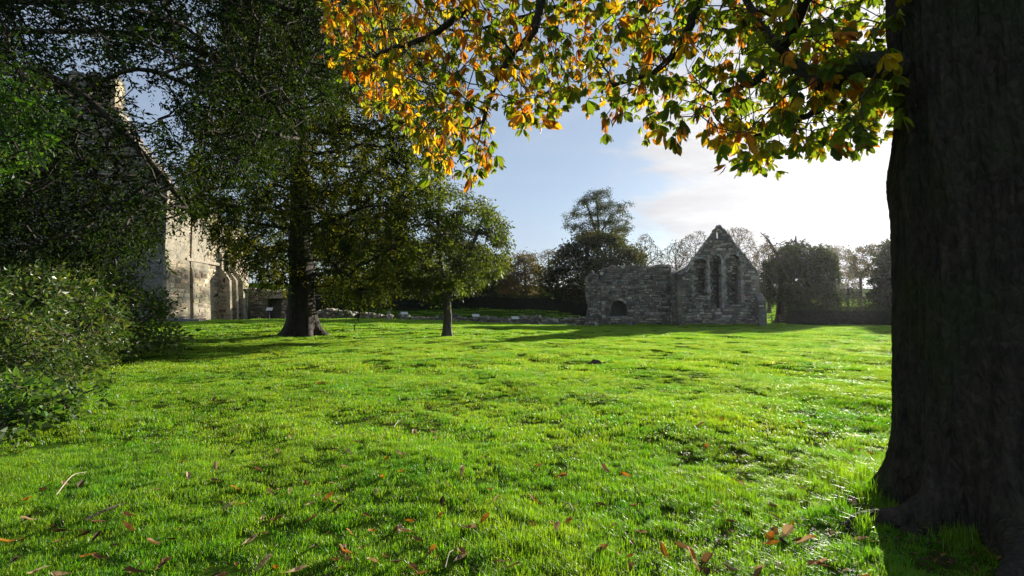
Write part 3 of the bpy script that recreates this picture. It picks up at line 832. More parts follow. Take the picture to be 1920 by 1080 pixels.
# ------------------------------------------------------------------ masonry
def curve_wall(name, outer, holes, thick, mat, col, O, U, Vv, Nn, off):
    """solid slab with openings. outer / holes are (u, v) rings; front face at n = 0, back at n = -thick."""
    cu = bpy.data.curves.new("tmp", 'CURVE'); cu.dimensions = '2D'; cu.fill_mode = 'BOTH'; cu.extrude = thick / 2
    for ring in [outer] + list(holes):
        sp = cu.splines.new('POLY'); sp.points.add(len(ring) - 1)
        for p, (u, v) in zip(sp.points, ring): p.co = (u, v, 0, 1)
        sp.use_cyclic_u = True
    o = bpy.data.objects.new("tmp", cu); COL.objects.link(o)
    dg = bpy.context.evaluated_depsgraph_get(); dg.update()
    me = bpy.data.meshes.new_from_object(o.evaluated_get(dg))
    bpy.data.objects.remove(o); bpy.data.curves.remove(cu)
    n = len(me.vertices); c = np.zeros(n * 3, np.float32); me.vertices.foreach_get("co", c); c = c.reshape(-1, 3)
    w = O + c[:, :1] * U + c[:, 1:2] * Vv + (c[:, 2:3] - thick / 2) * Nn - off
    me.vertices.foreach_set("co", w.astype(np.float32).ravel())
    a = me.attributes.new("Col", 'FLOAT_COLOR', 'POINT'); k = np.ones((n, 4), np.float32); k[:, :3] = col
    a.data.foreach_set("color", k.ravel())
    me.polygons.foreach_set("use_smooth", np.zeros(len(me.polygons), bool))
    me.materials.clear(); me.materials.append(mat); me.name = name
    me.update()
    return me


def arch_ring(u0, u1, v0, v1, n=9, point=1.0):
    """opening with a (pointed) arched head: rectangle u0..u1 from v0, apex at v1."""
    w = (u1 - u0); h = min(w * 0.5 * (1 + 0.5 * (point - 1)) * 1.2, v1 - v0)
    c = (u0 + u1) / 2
    ring = [(u0, v0), (u1, v0)]
    for a in np.linspace(0, math.pi, n):
        ring.append((c + w / 2 * math.cos(a), v1 - h + h * math.sin(a) ** (0.85 / point)))
    return ring


def stone_quads(inside, u0, u1, v0, v1, hr, lr, r, gapw=0.02):
    out = []
    v = v0
    while v < v1:
        h = r.uniform(*hr); u = u0 - r.uniform(0, lr[1])
        while u < u1:
            l = r.uniform(*lr)
            if r.random() < 0.25:                          # two thin stones on one another
                hh = h * r.uniform(0.4, 0.6); out.append((u, v, l, hh)); out.append((u, v + hh, l, h - hh))
            else: out.append((u, v + r.normal(0, 0.015), l, h))
            u += l
        v += h
    q = np.array(out)
    ok = np.ones(len(q), bool)
    for fu, fv in ((.08, .08), (.92, .08), (.08, .92), (.92, .92), (.5, .5), (.5, .08), (.5, .92)):
        ok &= inside(q[:, 0] + q[:, 2] * fu, q[:, 1] + q[:, 3] * fv)
    return q[ok]


def stone_mesh(mb, q, O, U, V, Nn, r, cols, proud=(0.03, 0.09), gapw=0.018):
    n = len(q)
    if n == 0: return
    c = palette(cols, n, r, 0.22)
    d = r.uniform(proud[0], proud[1], n)
    inset = np.minimum(q[:, 2], q[:, 3]) * r.uniform(0.08, 0.2, n)
    k = np.array([(0, 0), (1, 0), (1, 1), (0, 1)], float)
    sg = np.array([(1, 1), (-1, 1), (-1, -1), (1, -1)], float)
    base = np.stack([q[:, None, 0] + k[None, :, 0] * q[:, None, 2], q[:, None, 1] + k[None, :, 1] * q[:, None, 3]], -1) + sg[None] * gapw
    top = base + sg[None] * inset[:, None, None] + r.normal(0, 0.015, (n, 4, 2))
    def w(p, dep): return O + p[..., :1] * U + p[..., 1:2] * V + dep[..., None] * Nn
    vb = w(base, np.full((n, 4), -0.03)); vt = w(top, d[:, None] + r.normal(0, 0.012, (n, 4)))
    Vv = np.concatenate([vb, vt], 1).reshape(-1, 3)
    F = np.array([(4, 5, 6, 7), (0, 1, 5, 4), (1, 2, 6, 5), (2, 3, 7, 6), (3, 0, 4, 7)])
    Q = (F[None] + (np.arange(n) * 8)[:, None, None]).reshape(-1, 4)
    mb.add(Vv, q=Q, c=np.repeat(c, 8, 0))


def cap_stones(mb, ring, O, U, V, Nn, thick, r, cols, size=(0.25, 0.5), hgt=(0.10, 0.32)):
    """rough stones along a wall top (list of (u, v)), each as deep as the wall."""
    p = np.array(ring, float)
    for a, b in zip(p[:-1], p[1:]):
        L_ = np.linalg.norm(b - a); t = 0.0
        d = (b - a) / max(L_, 1e-6); nn = np.array([-d[1], d[0]])
        if nn[1] < 0: nn = -nn
        while t < L_:
            s = r.uniform(*size); h = r.uniform(*hgt)
            e = min(t + s, L_)
            for (n0, n1) in ((0.05 + r.uniform(0, .04), -thick * r.uniform(.35, .6)), (-thick * 0.62, -thick - r.uniform(0, .05))):
                k0 = a + d * (t + 0.015) - nn * 0.08; k1 = a + d * (e - 0.015) - nn * 0.08
                k2 = k1 + nn * (h + r.uniform(-.04, .08)) - d * r.uniform(0, .06); k3 = k0 + nn * (h + r.uniform(-.04, .08)) + d * r.uniform(0, .06)
                vv = []
                for nd in (n0, n1):
                    for kk in (k0, k1, k2, k3): vv.append(O + kk[0] * U + kk[1] * V + nd * Nn)
                mb.add(vv, q=[(0, 1, 2, 3), (7, 6, 5, 4), (1, 0, 4, 5), (2, 1, 5, 6), (3, 2, 6, 7), (0, 3, 7, 4)], c=palette(cols, 1, r)[0])
            t = e


ST = ((0.235, 0.215, 0.175), (0.14, 0.128, 0.105), (0.29, 0.265, 0.215), (0.205, 0.172, 0.13), (0.37, 0.34, 0.28), (0.17, 0.15, 0.12), (0.42, 0.39, 0.32))
STW = ((0.46, 0.375, 0.25), (0.41, 0.335, 0.225), (0.50, 0.415, 0.28), (0.37, 0.30, 0.205))  # pale and yellow: sunlight put into the colour of the abbey's side wall
PALE = ((0.30, 0.285, 0.25), (0.25, 0.235, 0.20), (0.35, 0.33, 0.28))
UX = np.array((1.0, 0, 0)); UY = np.array((0, 1.0, 0)); UZ = np.array((0, 0, 1.0))


def masonry(parent, off, partname, outer, holes, thick, O, U, V, Nn, seed, cols, hr=(0.2, 0.36), lr=(0.25, 0.65), cap=None, back=True, core_col=(0.16, 0.155, 0.14), mat=None, cap_size=(0.25, 0.5), proud=(0.03, 0.09), cap_h=(0.10, 0.32)):
    r = np.random.default_rng(seed)
    core = obj(partname, curve_wall(partname, outer, holes, thick, M_mortar, core_col, O, U, V, Nn, off), parent)
    p = np.array(outer)
    def ins(u, v):
        k = inpoly(u, v, outer)
        for h in holes: k &= ~inpoly(u, v, h)
        return k
    q = stone_quads(ins, p[:, 0].min(), p[:, 0].max(), p[:, 1].min(), p[:, 1].max(), hr, lr, r)
    mb = MB()
    stone_mesh(mb, q, O, U, V, Nn, r, cols, proud)
    if back:
        stone_mesh(mb, q, O - Nn * thick, U, V, -Nn, r, cols, proud)
    if cap: cap_stones(mb, cap, O, U, V, Nn, thick, r, cols, cap_size, hgt=cap_h)
    f = obj("rubble_stones", mb.mesh("rubble_stones", mat or M_stone, off), core); f["kind"] = "stuff"
    return core


def voussoirs(parent, off, ring, O, U, V, Nn, n, depth, r, cols, mat, wid=0.22, proud=0.10, name="arch_stone"):
    """separate wedge stones round an arched head given as a list of (u, v)."""
    p = smooth_path(ring, n * 1 + 1)
    c = p.mean(0)
    for a, b in zip(p[:-1], p[1:]):
        o1 = a + (a - c) / np.linalg.norm(a - c) * wid; o2 = b + (b - c) / np.linalg.norm(b - c) * wid
        mb = MB(); vv = []
        g = (b - a) * 0.05
        for nd in (proud + r.uniform(-.02, .02), -depth):
            for kk in (a + g, b - g, o2 - g, o1 + g): vv.append(O + kk[0] * U + kk[1] * V + nd * Nn)
        mb.add(vv, q=[(0, 1, 2, 3), (7, 6, 5, 4), (1, 0, 4, 5), (2, 1, 5, 6), (3, 2, 6, 7), (0, 3, 7, 4)], c=palette(cols, 1, r)[0])
        obj(name, mb.mesh(name, mat, off), parent)


def quoins(parent, off, u, v0, v1, O, U, V, Nn, r, cols, mat, side=1, hgt=0.42):
    """alternating corner stones up a wall end at u; side = direction into the wall."""
    v = v0; k = 0
    while v < v1 - 0.15:
        h = min(hgt * r.uniform(0.85, 1.15), v1 - v); l = 0.75 if k % 2 else 0.42
        l *= r.uniform(0.85, 1.15); dp = 1.1 - l * 0.7
        mb = MB(); vv = []
        e = 0.03
        for nd in (0.11 + r.uniform(-.02, .03), -dp):
            for (a, b) in ((-e, v + .015), (l, v + .015), (l, v + h - .015), (-e, v + h - .015)):
                vv.append(O + (u + side * a) * U + b * V + nd * Nn)
        mb.add(vv, q=[(0, 1, 2, 3), (7, 6, 5, 4), (1, 0, 4, 5), (2, 1, 5, 6), (3, 2, 6, 7), (0, 3, 7, 4)], c=palette(cols, 1, r, 0.15)[0])
        obj("quoin", mb.mesh("quoin", mat, off), parent)
        v += h; k += 1


def pxw(D, pts):
    """photo pixels to (x, z) on the plane at distance D."""
    w = vp([p[0] for p in pts], [p[1] for p in pts], D)
    return [(float(a[0]), float(a[2])) for a in w]


rs = np.random.default_rng(101)
NF = np.array((0, -1.0, 0))                     # faces the camera

# ---- ruined refectory: gable block (front plane 54 m) and lower range (56.5 m)
D1 = 54.0
O1 = np.array((0, D1, 0.0))
base1 = np.array((float(vp(1348, 600, D1)[0]), D1 + 5, 0.0))
ref = empty("refectory_ruin", base1, "roofless grey stone refectory ruin with pointed gable and three arched niches", "ruin")
g_out = pxw(D1, [(1272, 609), (1424, 609), (1424, 516), (1421, 509), (1349, 421), (1286, 510), (1272, 513)])
g_out[0] = (g_out[0][0], -0.3); g_out[1] = (g_out[1][0], -0.3)
def pr(D, x0, x1, y0, y1): a = pxw(D, [(x0, y1), (x1, y0)]); return a[0][0], a[1][0], a[0][1], a[1][1]
hA = arch_ring(*pr(D1, 1300, 1327, 485, 556), point=1.2); hB = arch_ring(*pr(D1, 1331, 1352, 478, 578), point=1.2); hC = arch_ring(*pr(D1, 1361, 1388, 477, 573), point=1.2)
hS = arch_ring(*pr(D1, 1344, 1350, 432, 447)); hL = arch_ring(*pr(D1, 1292, 1294.5, 550, 565))
g = masonry(ref, base1, "gable_wall", g_out, [hA, hB, hC, hS, hL], 0.7, O1, UX, UZ, NF, 201, ST, cap=[g_out[6], g_out[5], g_out[4], g_out[3], g_out[2]], hr=(0.15, 0.42), lr=(0.2, 0.85), cap_h=(0.08, 0.17))
# inner skin of the gable with the narrow lancets
O1b = np.array((0, D1 + 0.72, 0.0))
def skin(ins, low):
    t = pxw(D1, [(1421, 514 + low), (1380 - low, 462), (1322 + low, 462), (1286, 516 + low)])
    return [(g_out[0][0] + ins, -0.3), (g_out[1][0] - ins, -0.3), (g_out[1][0] - ins, t[0][1]), t[1], t[2], (g_out[0][0] + ins, t[3][1])]
i_out = skin(0.25, 4)
jA = arch_ring(*pr(D1, 1314, 1326.5, 503, 555)); jB = arch_ring(*pr(D1, 1341, 1352, 488, 577)); jC = arch_ring(*pr(D1, 1374, 1387, 514, 572)); jS = arch_ring(*pr(D1, 1343, 1351, 430, 449))
jA0 = arch_ring(*pr(D1, 1302, 1316, 490, 508))
masonry(ref, base1, "inner_gable_wall", i_out, [jA, jB, jC], 0.6, O1b, UX, UZ, NF, 202, ST, back=False)
for h, n in ((hA, 11), (hB, 10), (hC, 11)):
    voussoirs(ref, base1, h[2:], O1, UX, UZ, NF, n, 0.5, rs, PALE, M_stone, wid=0.24)
    for (uu, sd) in ((h[0][0], -1), (h[1][0], 1)):      # dressed jamb stones
        v = h[0][1]; kk = 0
        while v < h[2][1] - 0.1:
            hh = min(rs.uniform(0.28, 0.45), h[2][1] - v); l = rs.uniform(0.3, 0.38) if kk % 2 else rs.uniform(0.16, 0.22)
            a0, a1 = sorted((uu - sd * 0.03, uu + sd * l))
            mb = MB(); mb.box((a0, D1 - 0.08 - rs.uniform(0, .02), v + .012), (a1, D1 + 0.66, v + hh - .012), palette(PALE, 1, rs, 0.15)[0], 0.006)
            obj("jamb_stone", mb.mesh("jamb_stone", M_stone, base1), ref); v += hh; kk += 1
voussoirs(ref, base1, hS[2:], O1, UX, UZ, NF, 5, 0.5, rs, ST[2:], M_stone_warm, wid=0.16)
for h in (jA, jC):                                # pale window sills
    u0, u1, v0 = h[0][0], h[1][0], h[0][1]
    mb = MB(); mb.box((u0 - 0.12, D1 + 0.05, v0 - 0.16), (u1 + 0.12, D1 + 0.9, v0 + 0.02), (0.42, 0.40, 0.35), 0.012)
    obj("window_sill", mb.mesh("window_sill", M_stone_warm, base1), ref)
quoins(ref, base1, g_out[1][0], 3.9, g_out[2][1], O1, UX, UZ, NF, rs, ST[2:], M_stone_warm, -1)
quoins(ref, base1, g_out[0][0], 0.0, g_out[6][1] - 0.1, O1, UX, UZ, NF, rs, ST, M_stone, 1)
# side walls and far wall of the room
xl = g_out[0][0]; xr = g_out[1][0]
for (xx, nn, dz, sd) in ((xl, np.array((-1.0, 0, 0)), 6.2, 203), (xr - 0.9, np.array((-1.0, 0, 0)), 6.4, 204)):
    ring = [(D1 + 0.75, -0.3), (D1 + 15, -0.3), (D1 + 15, dz - 2.2), (D1 + 12, dz - 1.6), (D1 + 8, dz - 1.8), (D1 + 5, dz - 0.3), (D1 + 0.75, dz - 0.1)]
    masonry(ref, base1, "side_wall", ring, [], 0.9, np.array((xx, 0, 0.0)), UY, UZ, nn, sd, ST, cap=[ring[6], ring[5], ring[4], ring[3], ring[2]])
O1c = np.array((0, D1 + 1.75, 0.0))
masonry(ref, base1, "backing_wall", skin(0.95, 8), [], 0.5, O1c, UX, UZ, NF, 207, ST, back=False)  # added wall: hides the sky behind the lancets so they look dark
ring = [(xl + 1.1, -0.3), (xr - 0.95, -0.3), (xr - 0.95, 4.0), (xr - 3, 4.6), (xl + 4, 5.2), (xl + 1.1, 4.4)]
masonry(ref, base1, "far_wall", ring, [], 0.9, np.array((0, D1 + 14.3, 0.0)), UX, UZ, NF, 205, ST, cap=ring[5:1:-1])
# right-hand buttress with sloped head
bx0, bx1 = pxw(D1, [(1415, 560)])[0][0], pxw(D1, [(1429, 560)])[0][0]
zt = pxw(D1, [(1420, 549)])[0][1]
mbb = MB()
vv = [(bx0, D1 - 0.03, -0.2), (bx1, D1 - 0.03, -0.2), (bx1, D1 - 0.9, -0.2), (bx0, D1 - 0.9, -0.2), (bx0, D1 - 0.03, zt), (bx1, D1 - 0.03, zt), (bx1, D1 - 0.85, zt - 0.9), (bx0, D1 - 0.85, zt - 0.9)]
mbb.add(vv, q=[(0, 1, 2, 3), (4, 7, 6, 5), (3, 2, 6, 7), (2, 1, 5, 6), (0, 3, 7, 4), (1, 0, 4, 5)], c=(0.2, 0.195, 0.175))
bt = obj("buttress", mbb.mesh("buttress", M_mortar, base1), ref)
mbb = MB()
rr_ = np.random.default_rng(9)
stone_mesh(mbb, stone_quads(lambda u, v: (u > bx0) & (u < bx1) & (v > 0) & (v < zt - 0.95), bx0, bx1, 0, zt, (0.25, 0.4), (0.4, 0.9), rr_), np.array((0, D1 - 0.9, 0)), UX, UZ, NF, rr_, ST[2:], (0.02, 0.06))
stone_mesh(mbb, stone_quads(lambda u, v: (u > D1 - 0.9) & (u < D1) & (v > 0) & (v < zt - 0.95), D1 - 0.9, D1, 0, zt, (0.25, 0.4), (0.3, 0.5), rr_), np.array((bx0, 0, 0)), UY, UZ, -UX, rr_, ST, (0.02, 0.06))
o = obj("rubble_stones", mbb.mesh("rubble_stones", M_stone, base1), bt); o["kind"] = "stuff"

D2 = 56.5
O2 = np.array((0, D2, 0.0))
base2 = np.array((float(vp(1193, 600, D2)[0]), D2 + 0.5, 0.0))
rng_w = empty("ruined_wall", base2, "long flat-topped ruined stone wall with a dark low arched opening", "wall")
w_out = pxw(D2, [(1128, 609), (1259, 609), (1259, 500), (1240, 499), (1215, 502), (1190, 499), (1165, 502), (1145, 500), (1131, 505), (1129, 516)])
w_out[0] = (w_out[0][0], -0.3); w_out[1] = (w_out[1][0], -0.3)
hF = arch_ring(*pr(D2, 1145, 1175, 563, 593))
masonry(rng_w, base2, "wall_core", w_out, [hF], 1.0, O2, UX, UZ, NF, 211, ST, cap=w_out[9:1:-1], hr=(0.14, 0.42), lr=(0.2, 0.85))
voussoirs(rng_w, base2, hF[2:], O2, UX, UZ, NF, 10, 0.6, rs, ST, M_stone, wid=0.26)
u0, u1, v0, v1 = pr(D2, 1142, 1178, 560, 596)
mb = MB(); mb.box((u0, D2 + 1.02, v0), (u1, D2 + 1.5, v1), (0.12, 0.115, 0.105), 0.01)
obj("backing_wall", mb.mesh("backing_wall", M_mortar, base2), rng_w)
mb = MB(); mb.box((u0 + 0.1, D2 - 0.12, v0 - 0.05), (u1 - 0.1, D2 + 0.9, v0 + 0.2), (0.3, 0.29, 0.26), 0.02)
obj("sill_stone", mb.mesh("sill_stone", M_stone, base2), rng_w)
for (y_, x_) in ((500, 1259), ):
    quoins(rng_w, base2, w_out[0][0], 0.0, 5.0, O2, UX, UZ, NF, rs, ST, M_stone, 1)

base3 = np.array((float(vp(1113, 600, 56)[0]), 56.0, 0.0))
pil = empty("wall_stump", base3, "ragged upright stump of masonry at the left end of the ruined wall", "wall")
p_out = pxw(55.6, [(1098, 609), (1129, 609), (1128, 560), (1126, 530), (1122, 517), (1112, 514), (1102, 519), (1100, 545), (1104, 570)])
p_out[0] = (p_out[0][0], -0.3); p_out[1] = (p_out[1][0], -0.3)
masonry(pil, base3, "wall_core", p_out, [], 0.8, np.array((0, 55.6, 0.0)), UX, UZ, NF, 213, ST, cap=p_out[8:3:-1], hr=(0.16, 0.3), lr=(0.2, 0.45), proud=(0.04, 0.16))


# ---- abbey church at the left
DA = 40.0
xa = float(vp(315, 600, DA)[0])                                  # right corner of the gable
zA = float(gz(xa, DA)) - 0.4
baseA = np.array((xa - 6.6, DA + 6, zA + 0.4))
abb = empty("abbey_church", baseA, "tall ruined abbey gable with bellcote at its peak and sunlit buttressed side wall", "church")
OA = np.array((0, DA, 0.0))
a_out = pxw(DA, [(315, 600), (322, 362), (300, 330), (262, 280), (236, 240), (216, 206), (216, 150), (212, 138), (196, 146), (178, 132), (160, 140), (140, 130), (118, 142), (114, 210)])
cxA = (a_out[5][0] + a_out[13][0]) / 2
left = [(2 * cxA - a_out[k][0], a_out[k][1]) for k in (4, 3, 2, 1, 0)]
a_out = a_out + left
a_out[0] = (a_out[0][0], zA); a_out[-1] = (a_out[-1][0], zA)
h1 = arch_ring(*pr(DA, 160, 176, 148, 178)); h2 = arch_ring(*pr(DA, 186, 200, 150, 178)); h3 = arch_ring(*pr(DA, 132, 148, 150, 178))
dw = arch_ring(cxA - 1.4, cxA + 1.4, zA + 0.05, zA + 5.0)
masonry(abb, baseA, "gable_wall", a_out, [h1, dw], 1.1, OA, UX, UZ, NF, 221, ST, cap=a_out[1:6], hr=(0.22, 0.4), lr=(0.3, 0.8))
voussoirs(abb, baseA, dw[2:], OA, UX, UZ, NF, 13, 0.7, rs, STW, M_stone_warm, wid=0.35)
quoins(abb, baseA, a_out[5][0], a_out[5][1] + 0.1, a_out[6][1], OA, UX, UZ, NF, rs, STW, M_stone_warm, -1)
# clasping corner buttress, battered, in front of the gable corner
def prism(name, parent, off, verts, col, mat):
    mb = MB(); mb.add(verts, q=[(0, 1, 2, 3), (4, 7, 6, 5), (0, 4, 5, 1), (1, 5, 6, 2), (2, 6, 7, 3), (3, 7, 4, 0)], c=col)
    return obj(name, mb.mesh(name, mat, off), parent)
def fin(y0, y1, xw, out, z0, zs, ztop, out2, seed, cols=STW, batter=0.25):
    """buttress standing out from the side wall plane x = xw: depth out, offset at zs, dying into the wall at ztop."""
    r = np.random.default_rng(seed)
    b0 = xw + out + batter; b1 = xw + out; b2 = xw + out2
    prof = [(xw, z0), (b0, z0), (b1, zs), (b2, zs + (out - out2) * 1.4), (b2, ztop - out2 * 1.2), (xw, ztop)]
    mb = MB(); n = len(prof)
    v = [(x, y0, z) for (x, z) in prof] + [(x, y1, z) for (x, z) in prof]
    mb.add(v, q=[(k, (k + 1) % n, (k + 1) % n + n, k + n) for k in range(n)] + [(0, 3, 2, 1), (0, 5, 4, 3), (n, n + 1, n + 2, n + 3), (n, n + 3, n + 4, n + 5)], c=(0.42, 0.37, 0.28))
    bt = obj("buttress", mb.mesh("buttress", M_mortar, baseA), abb)
    m2 = MB()
    ins = lambda u, w: inpoly(u, w, prof)
    stone_mesh(m2, stone_quads(ins, xw, b0, z0, ztop, (0.25, 0.45), (0.35, 0.8), r), np.array((0, y0, 0.0)), UX, UZ, NF, r, ST, (0.01, 0.05))  # camera-facing side in the darker stone palette: shade put into the colour
    dv = np.array((b1 - b0, 0, zs - z0)); ln = np.linalg.norm(dv); dv = dv / ln
    stone_mesh(m2, stone_quads(lambda u, w: (u > y0) & (u < y1) & (w > 0.05) & (w < ln), y0, y1, 0.05, ln, (0.3, 0.5), (0.4, 0.9), r), np.array((b0, 0, z0)), UY, dv, np.array((1.0, 0, 0)), r, cols, (0.01, 0.045))  # outer face in the paler palette: sun painted into the stone colour
    o = obj("rubble_stones", m2.mesh("rubble_stones", M_stone_warm, baseA), bt); o["kind"] = "stuff"
    return bt
# south side wall, ruined top falling away from the camera
xs = xa - 0.02
top = [(DA + 1.12, zA + 11.9), (42.0, zA + 11.2), (43.2, zA + 11.6), (44.6, zA + 10.6), (46.2, zA + 10.9), (47.6, zA + 9.6), (49.5, zA + 9.9), (52.0, zA + 9.2)]
sw = [(DA + 1.12, zA), (52.0, zA)] + top[::-1]
win = arch_ring(44.7, 45.6, zA + 6.2, zA + 9.4)
masonry(abb, baseA, "side_wall", sw, [], 1.0, np.array((xs, 0, 0.0)), UY, UZ, UX, 223, STW, cap=top, hr=(0.25, 0.42), lr=(0.35, 0.85), mat=M_stone_warm, core_col=(0.43, 0.38, 0.29), proud=(0.015, 0.05), cap_size=(0.3, 0.7))  # core and stones made paler and yellower to carry the sun
fin(39.25, 42.1, xs, 0.22, zA, zA + 5.6, zA + 11.4, 0.12, 231, batter=0.28)
fin(42.5, 44.9, xs, 0.26, zA, zA + 5.0, zA + 9.6, 0.12, 232, batter=0.28)
for k, y0 in enumerate((46.6, 47.7, 48.9)): fin(y0, y0 + 0.32, xs, 1.15, zA, zA + 4.3, zA + 7.2, 0.35, 240 + k)
mb = MB(); mb.box((xs + 0.02, 41.8, zA + 5.7), (xs + 0.22, 46.5, zA + 5.95), (0.36, 0.31, 0.24), 0.01)
obj("string_course", mb.mesh("string_course", M_stone_warm, baseA), abb)
prism("corner_buttress", abb, baseA, [(xa - 2.6, DA - 0.75, zA), (xa - 0.06, DA - 0.75, zA), (xa - 0.06, DA - 0.02, zA), (xa - 2.6, DA - 0.02, zA),
      (xa - 2.4, DA - 0.45, zA + 6.8), (xa - 0.06, DA - 0.45, zA + 6.8), (xa - 0.06, DA - 0.02, zA + 7.7), (xa - 2.4, DA - 0.02, zA + 7.7)], (0.2, 0.19, 0.17), M_stone)
r_ = np.random.default_rng(91); mb = MB()
stone_mesh(mb, stone_quads(lambda u, v: (u > xa - 2.5) & (u < xa + 0.05) & (v > zA + .3) & (v < zA + 6.6), xa - 2.5, xa + 0.05, zA, zA + 6.8, (0.25, 0.4), (0.35, 0.8), r_), np.array((0, DA - 0.75, zA)) - np.array((0, 0, zA)), UX, np.array((0, 0.044, 1.0)), np.array((0, -1.0, 0)), r_, ST, (0.25, 0.34))
# north side so that the church closes from the side
sw2 = [(DA + 1.12, zA), (56.0, zA), (56.0, zA + 8), (50, zA + 9), (DA + 1.12, zA + 11)]
masonry(abb, baseA, "side_wall", sw2, [], 1.0, np.array((2 * cxA - xa, 0, 0.0)), UY, UZ, -UX, 226, ST, cap=sw2[4:1:-1], back=True)

# ---- cross wall with doorway, right of the church
DC = 52.0
xc0, xc1 = xs - 0.5, float(vp(566, 590, DC)[0])
zC = float(gz(-26, DC)) - 0.3
baseC = np.array(((xc0 + xc1) / 2, DC, zC + 0.3))
cw = empty("cross_wall", baseC, "shaded stone wall with a plain square doorway between the church and the big tree", "wall")
c_out = [(xs + 0.02, zC), (xc1, zC), (xc1, zC + 2.9), (xc1 - 1.5, zC + 3.5), (xc1 - 3.0, zC + 3.2), (xs + 0.02, zC + 3.6)]
d0, d1, e0, e1 = pr(DC, 501, 528, 560, 597)
door = [(d0, zC + 0.35), (d1, zC + 0.35), (d1, e1), (d0, e1)]
masonry(cw, baseC, "wall_core", c_out, [door], 0.9, np.array((0, DC + 0.02, 0.0)), UX, UZ, NF, 251, ST, cap=c_out[5:1:-1])
mb = MB(); mb.box((d0 - 0.3, DC - 0.1, e1 + 0.02), (d1 + 0.3, DC + 0.7, e1 + 0.34), (0.27, 0.25, 0.21), 0.01)
obj("lintel", mb.mesh("lintel", M_stone_warm, baseC), cw)
mb = MB(); mb.box((d0 - 0.2, DC + 0.95, zC + 0.2), (d1 + 0.2, DC + 1.3, e1 + 0.2), (0.16, 0.15, 0.13), 0.01)
obj("door_blocking", mb.mesh("door_blocking", M_mortar, baseC), cw)


# ---- low foundation walls across the middle
def low_wall(label, x0, x1, D, h, seed, thick=1.0, taper=0.5, ends=None):
    r = np.random.default_rng(seed)
    A = vp(x0, 600, D); B = vp(x1, 600, D)
    z = float(gz((A[0] + B[0]) / 2, D)) - 0.2
    n = max(4, int((B[0] - A[0]) / 1.4))
    xs_ = np.linspace(A[0], B[0], n)
    tops = [z + 0.2 + h * (0.75 + 0.35 * math.sin(k * 1.7 + seed) + r.uniform(-.15, .15)) for k in range(n)]
    tops[0] *= 1; tops[-1] = z + 0.2 + h * taper
    base = np.array(((A[0] + B[0]) / 2, D + thick / 2, z + 0.2))
    root = empty("low_wall", base, label, "wall", "low foundation walls")
    ring = [(xs_[0], z), (xs_[-1], z)] + [(a, b) for a, b in zip(xs_[::-1], tops[::-1])]
    masonry(root, base, "wall_core", ring, [], thick, np.array((0, D, 0.0)), UX, UZ, NF, seed, ST, cap=[(a, b) for a, b in zip(xs_, tops)], hr=(0.14, 0.26), lr=(0.18, 0.5), proud=(0.04, 0.14), cap_size=(0.2, 0.5), core_col=(0.12, 0.12, 0.1))
    return root
low_wall("pale humped rubble bank just right of the big evergreen's trunk", 590, 662, 57, 1.05, 301, 1.4, 0.35)
low_wall("low rubble wall between the big trunk and the stone post", 655, 735, 58.5, 0.55, 302)
low_wall("low rubble wall behind the slim tree's trunk", 745, 900, 60, 0.6, 303)
low_wall("low broken wall in line with the two right-hand information panels", 895, 1010, 58, 0.75, 304, 1.2)
low_wall("low broken wall running up to the ragged masonry stump", 1005, 1102, 56.5, 0.85, 305, 1.3, 0.9)
low_wall("second lower row of foundation stones behind the slim tree", 860, 1060, 63, 0.5, 306)

# loose stones in front of the stump and under the abbey wall
for k, (x, y, s) in enumerate([(1092, 603, .35), (1100, 607, .45), (1108, 609, .4), (1118, 610, .35), (1078, 604, .3), (1062, 603, .3), (1126, 611, .3)]):
    D = 1.5 * 900 / (y - 586) if y > 606 else 55
    p = vp(x, y, min(D, 55)); r = np.random.default_rng(400 + k)
    mb = MB(); mb.box((-s / 2, -s / 2, -0.08), (s / 2, s / 2, s * 0.6), palette(ST, 1, r)[0], s * 0.1)
    o = obj("fallen_stone", mb.mesh("fallen_stone", M_stone), None, (p[0], p[1], gz(p[0], p[1])), (0, 0, k * 1.1))
    props(o, "%s grey rubble stone at the foot of the ragged masonry stump" % ("middle-left", "middle", "third from right", "second from right", "second from left", "leftmost", "rightmost")[k], "stone", "fallen stones by the stump")
# stone slab at the foot of the abbey wall
p = vp(345, 603, 39.2); mb = MB()
mb.box((-1.5, -0.4, -0.1), (1.5, 0.4, 0.28), (0.2, 0.19, 0.17), 0.04); mb.box((-1.1, -0.3, 0.29), (0.2, 0.3, 0.45), (0.24, 0.23, 0.2), 0.04)
o = obj("stone_slab", mb.mesh("stone_slab", M_stone), None, (p[0], p[1], gz(p[0], p[1])))
props(o, "long flat stones lying at the foot of the sunlit abbey wall", "stone")

# ---- information panels, post
def info_panel(label, px, D, wid=0.75, h=0.95, rz=0.25):
    p = vp(px, 590, D); b = np.array((p[0], p[1], gz(p[0], p[1])))
    root = empty("information_panel", b, label, "sign", "information panels"); root.rotation_euler = (0, 0, rz)
    mb = MB(); mb.box((-0.04, -0.04, -0.05), (0.04, 0.04, h), (1, 1, 1)); obj("post", mb.mesh("post", M_metal), root)
    a = math.radians(35); c, s = math.cos(a), math.sin(a)
    R = [(1, 0, 0), (0, c, -s), (0, s, c)]
    mb = MB(); mb.box((-wid / 2 - .03, -0.28, -0.02), (wid / 2 + .03, 0.28, 0.012), (1, 1, 1), 0, R, (0, 0, h + 0.03)); obj("frame", mb.mesh("frame", M_metal), root)
    mb = MB(); mb.box((-wid / 2, -0.25, 0.015), (wid / 2, 0.25, 0.03), (1, 1, 1), 0, R, (0, 0, h + 0.03)); obj("board", mb.mesh("board", M_panel), root)
info_panel("small sloping information panel on a thin post by the doorway", 505, 47, 0.55, 1.0)
info_panel("sloping information panel just right of the stone post", 758, 56, 0.8, 0.75)
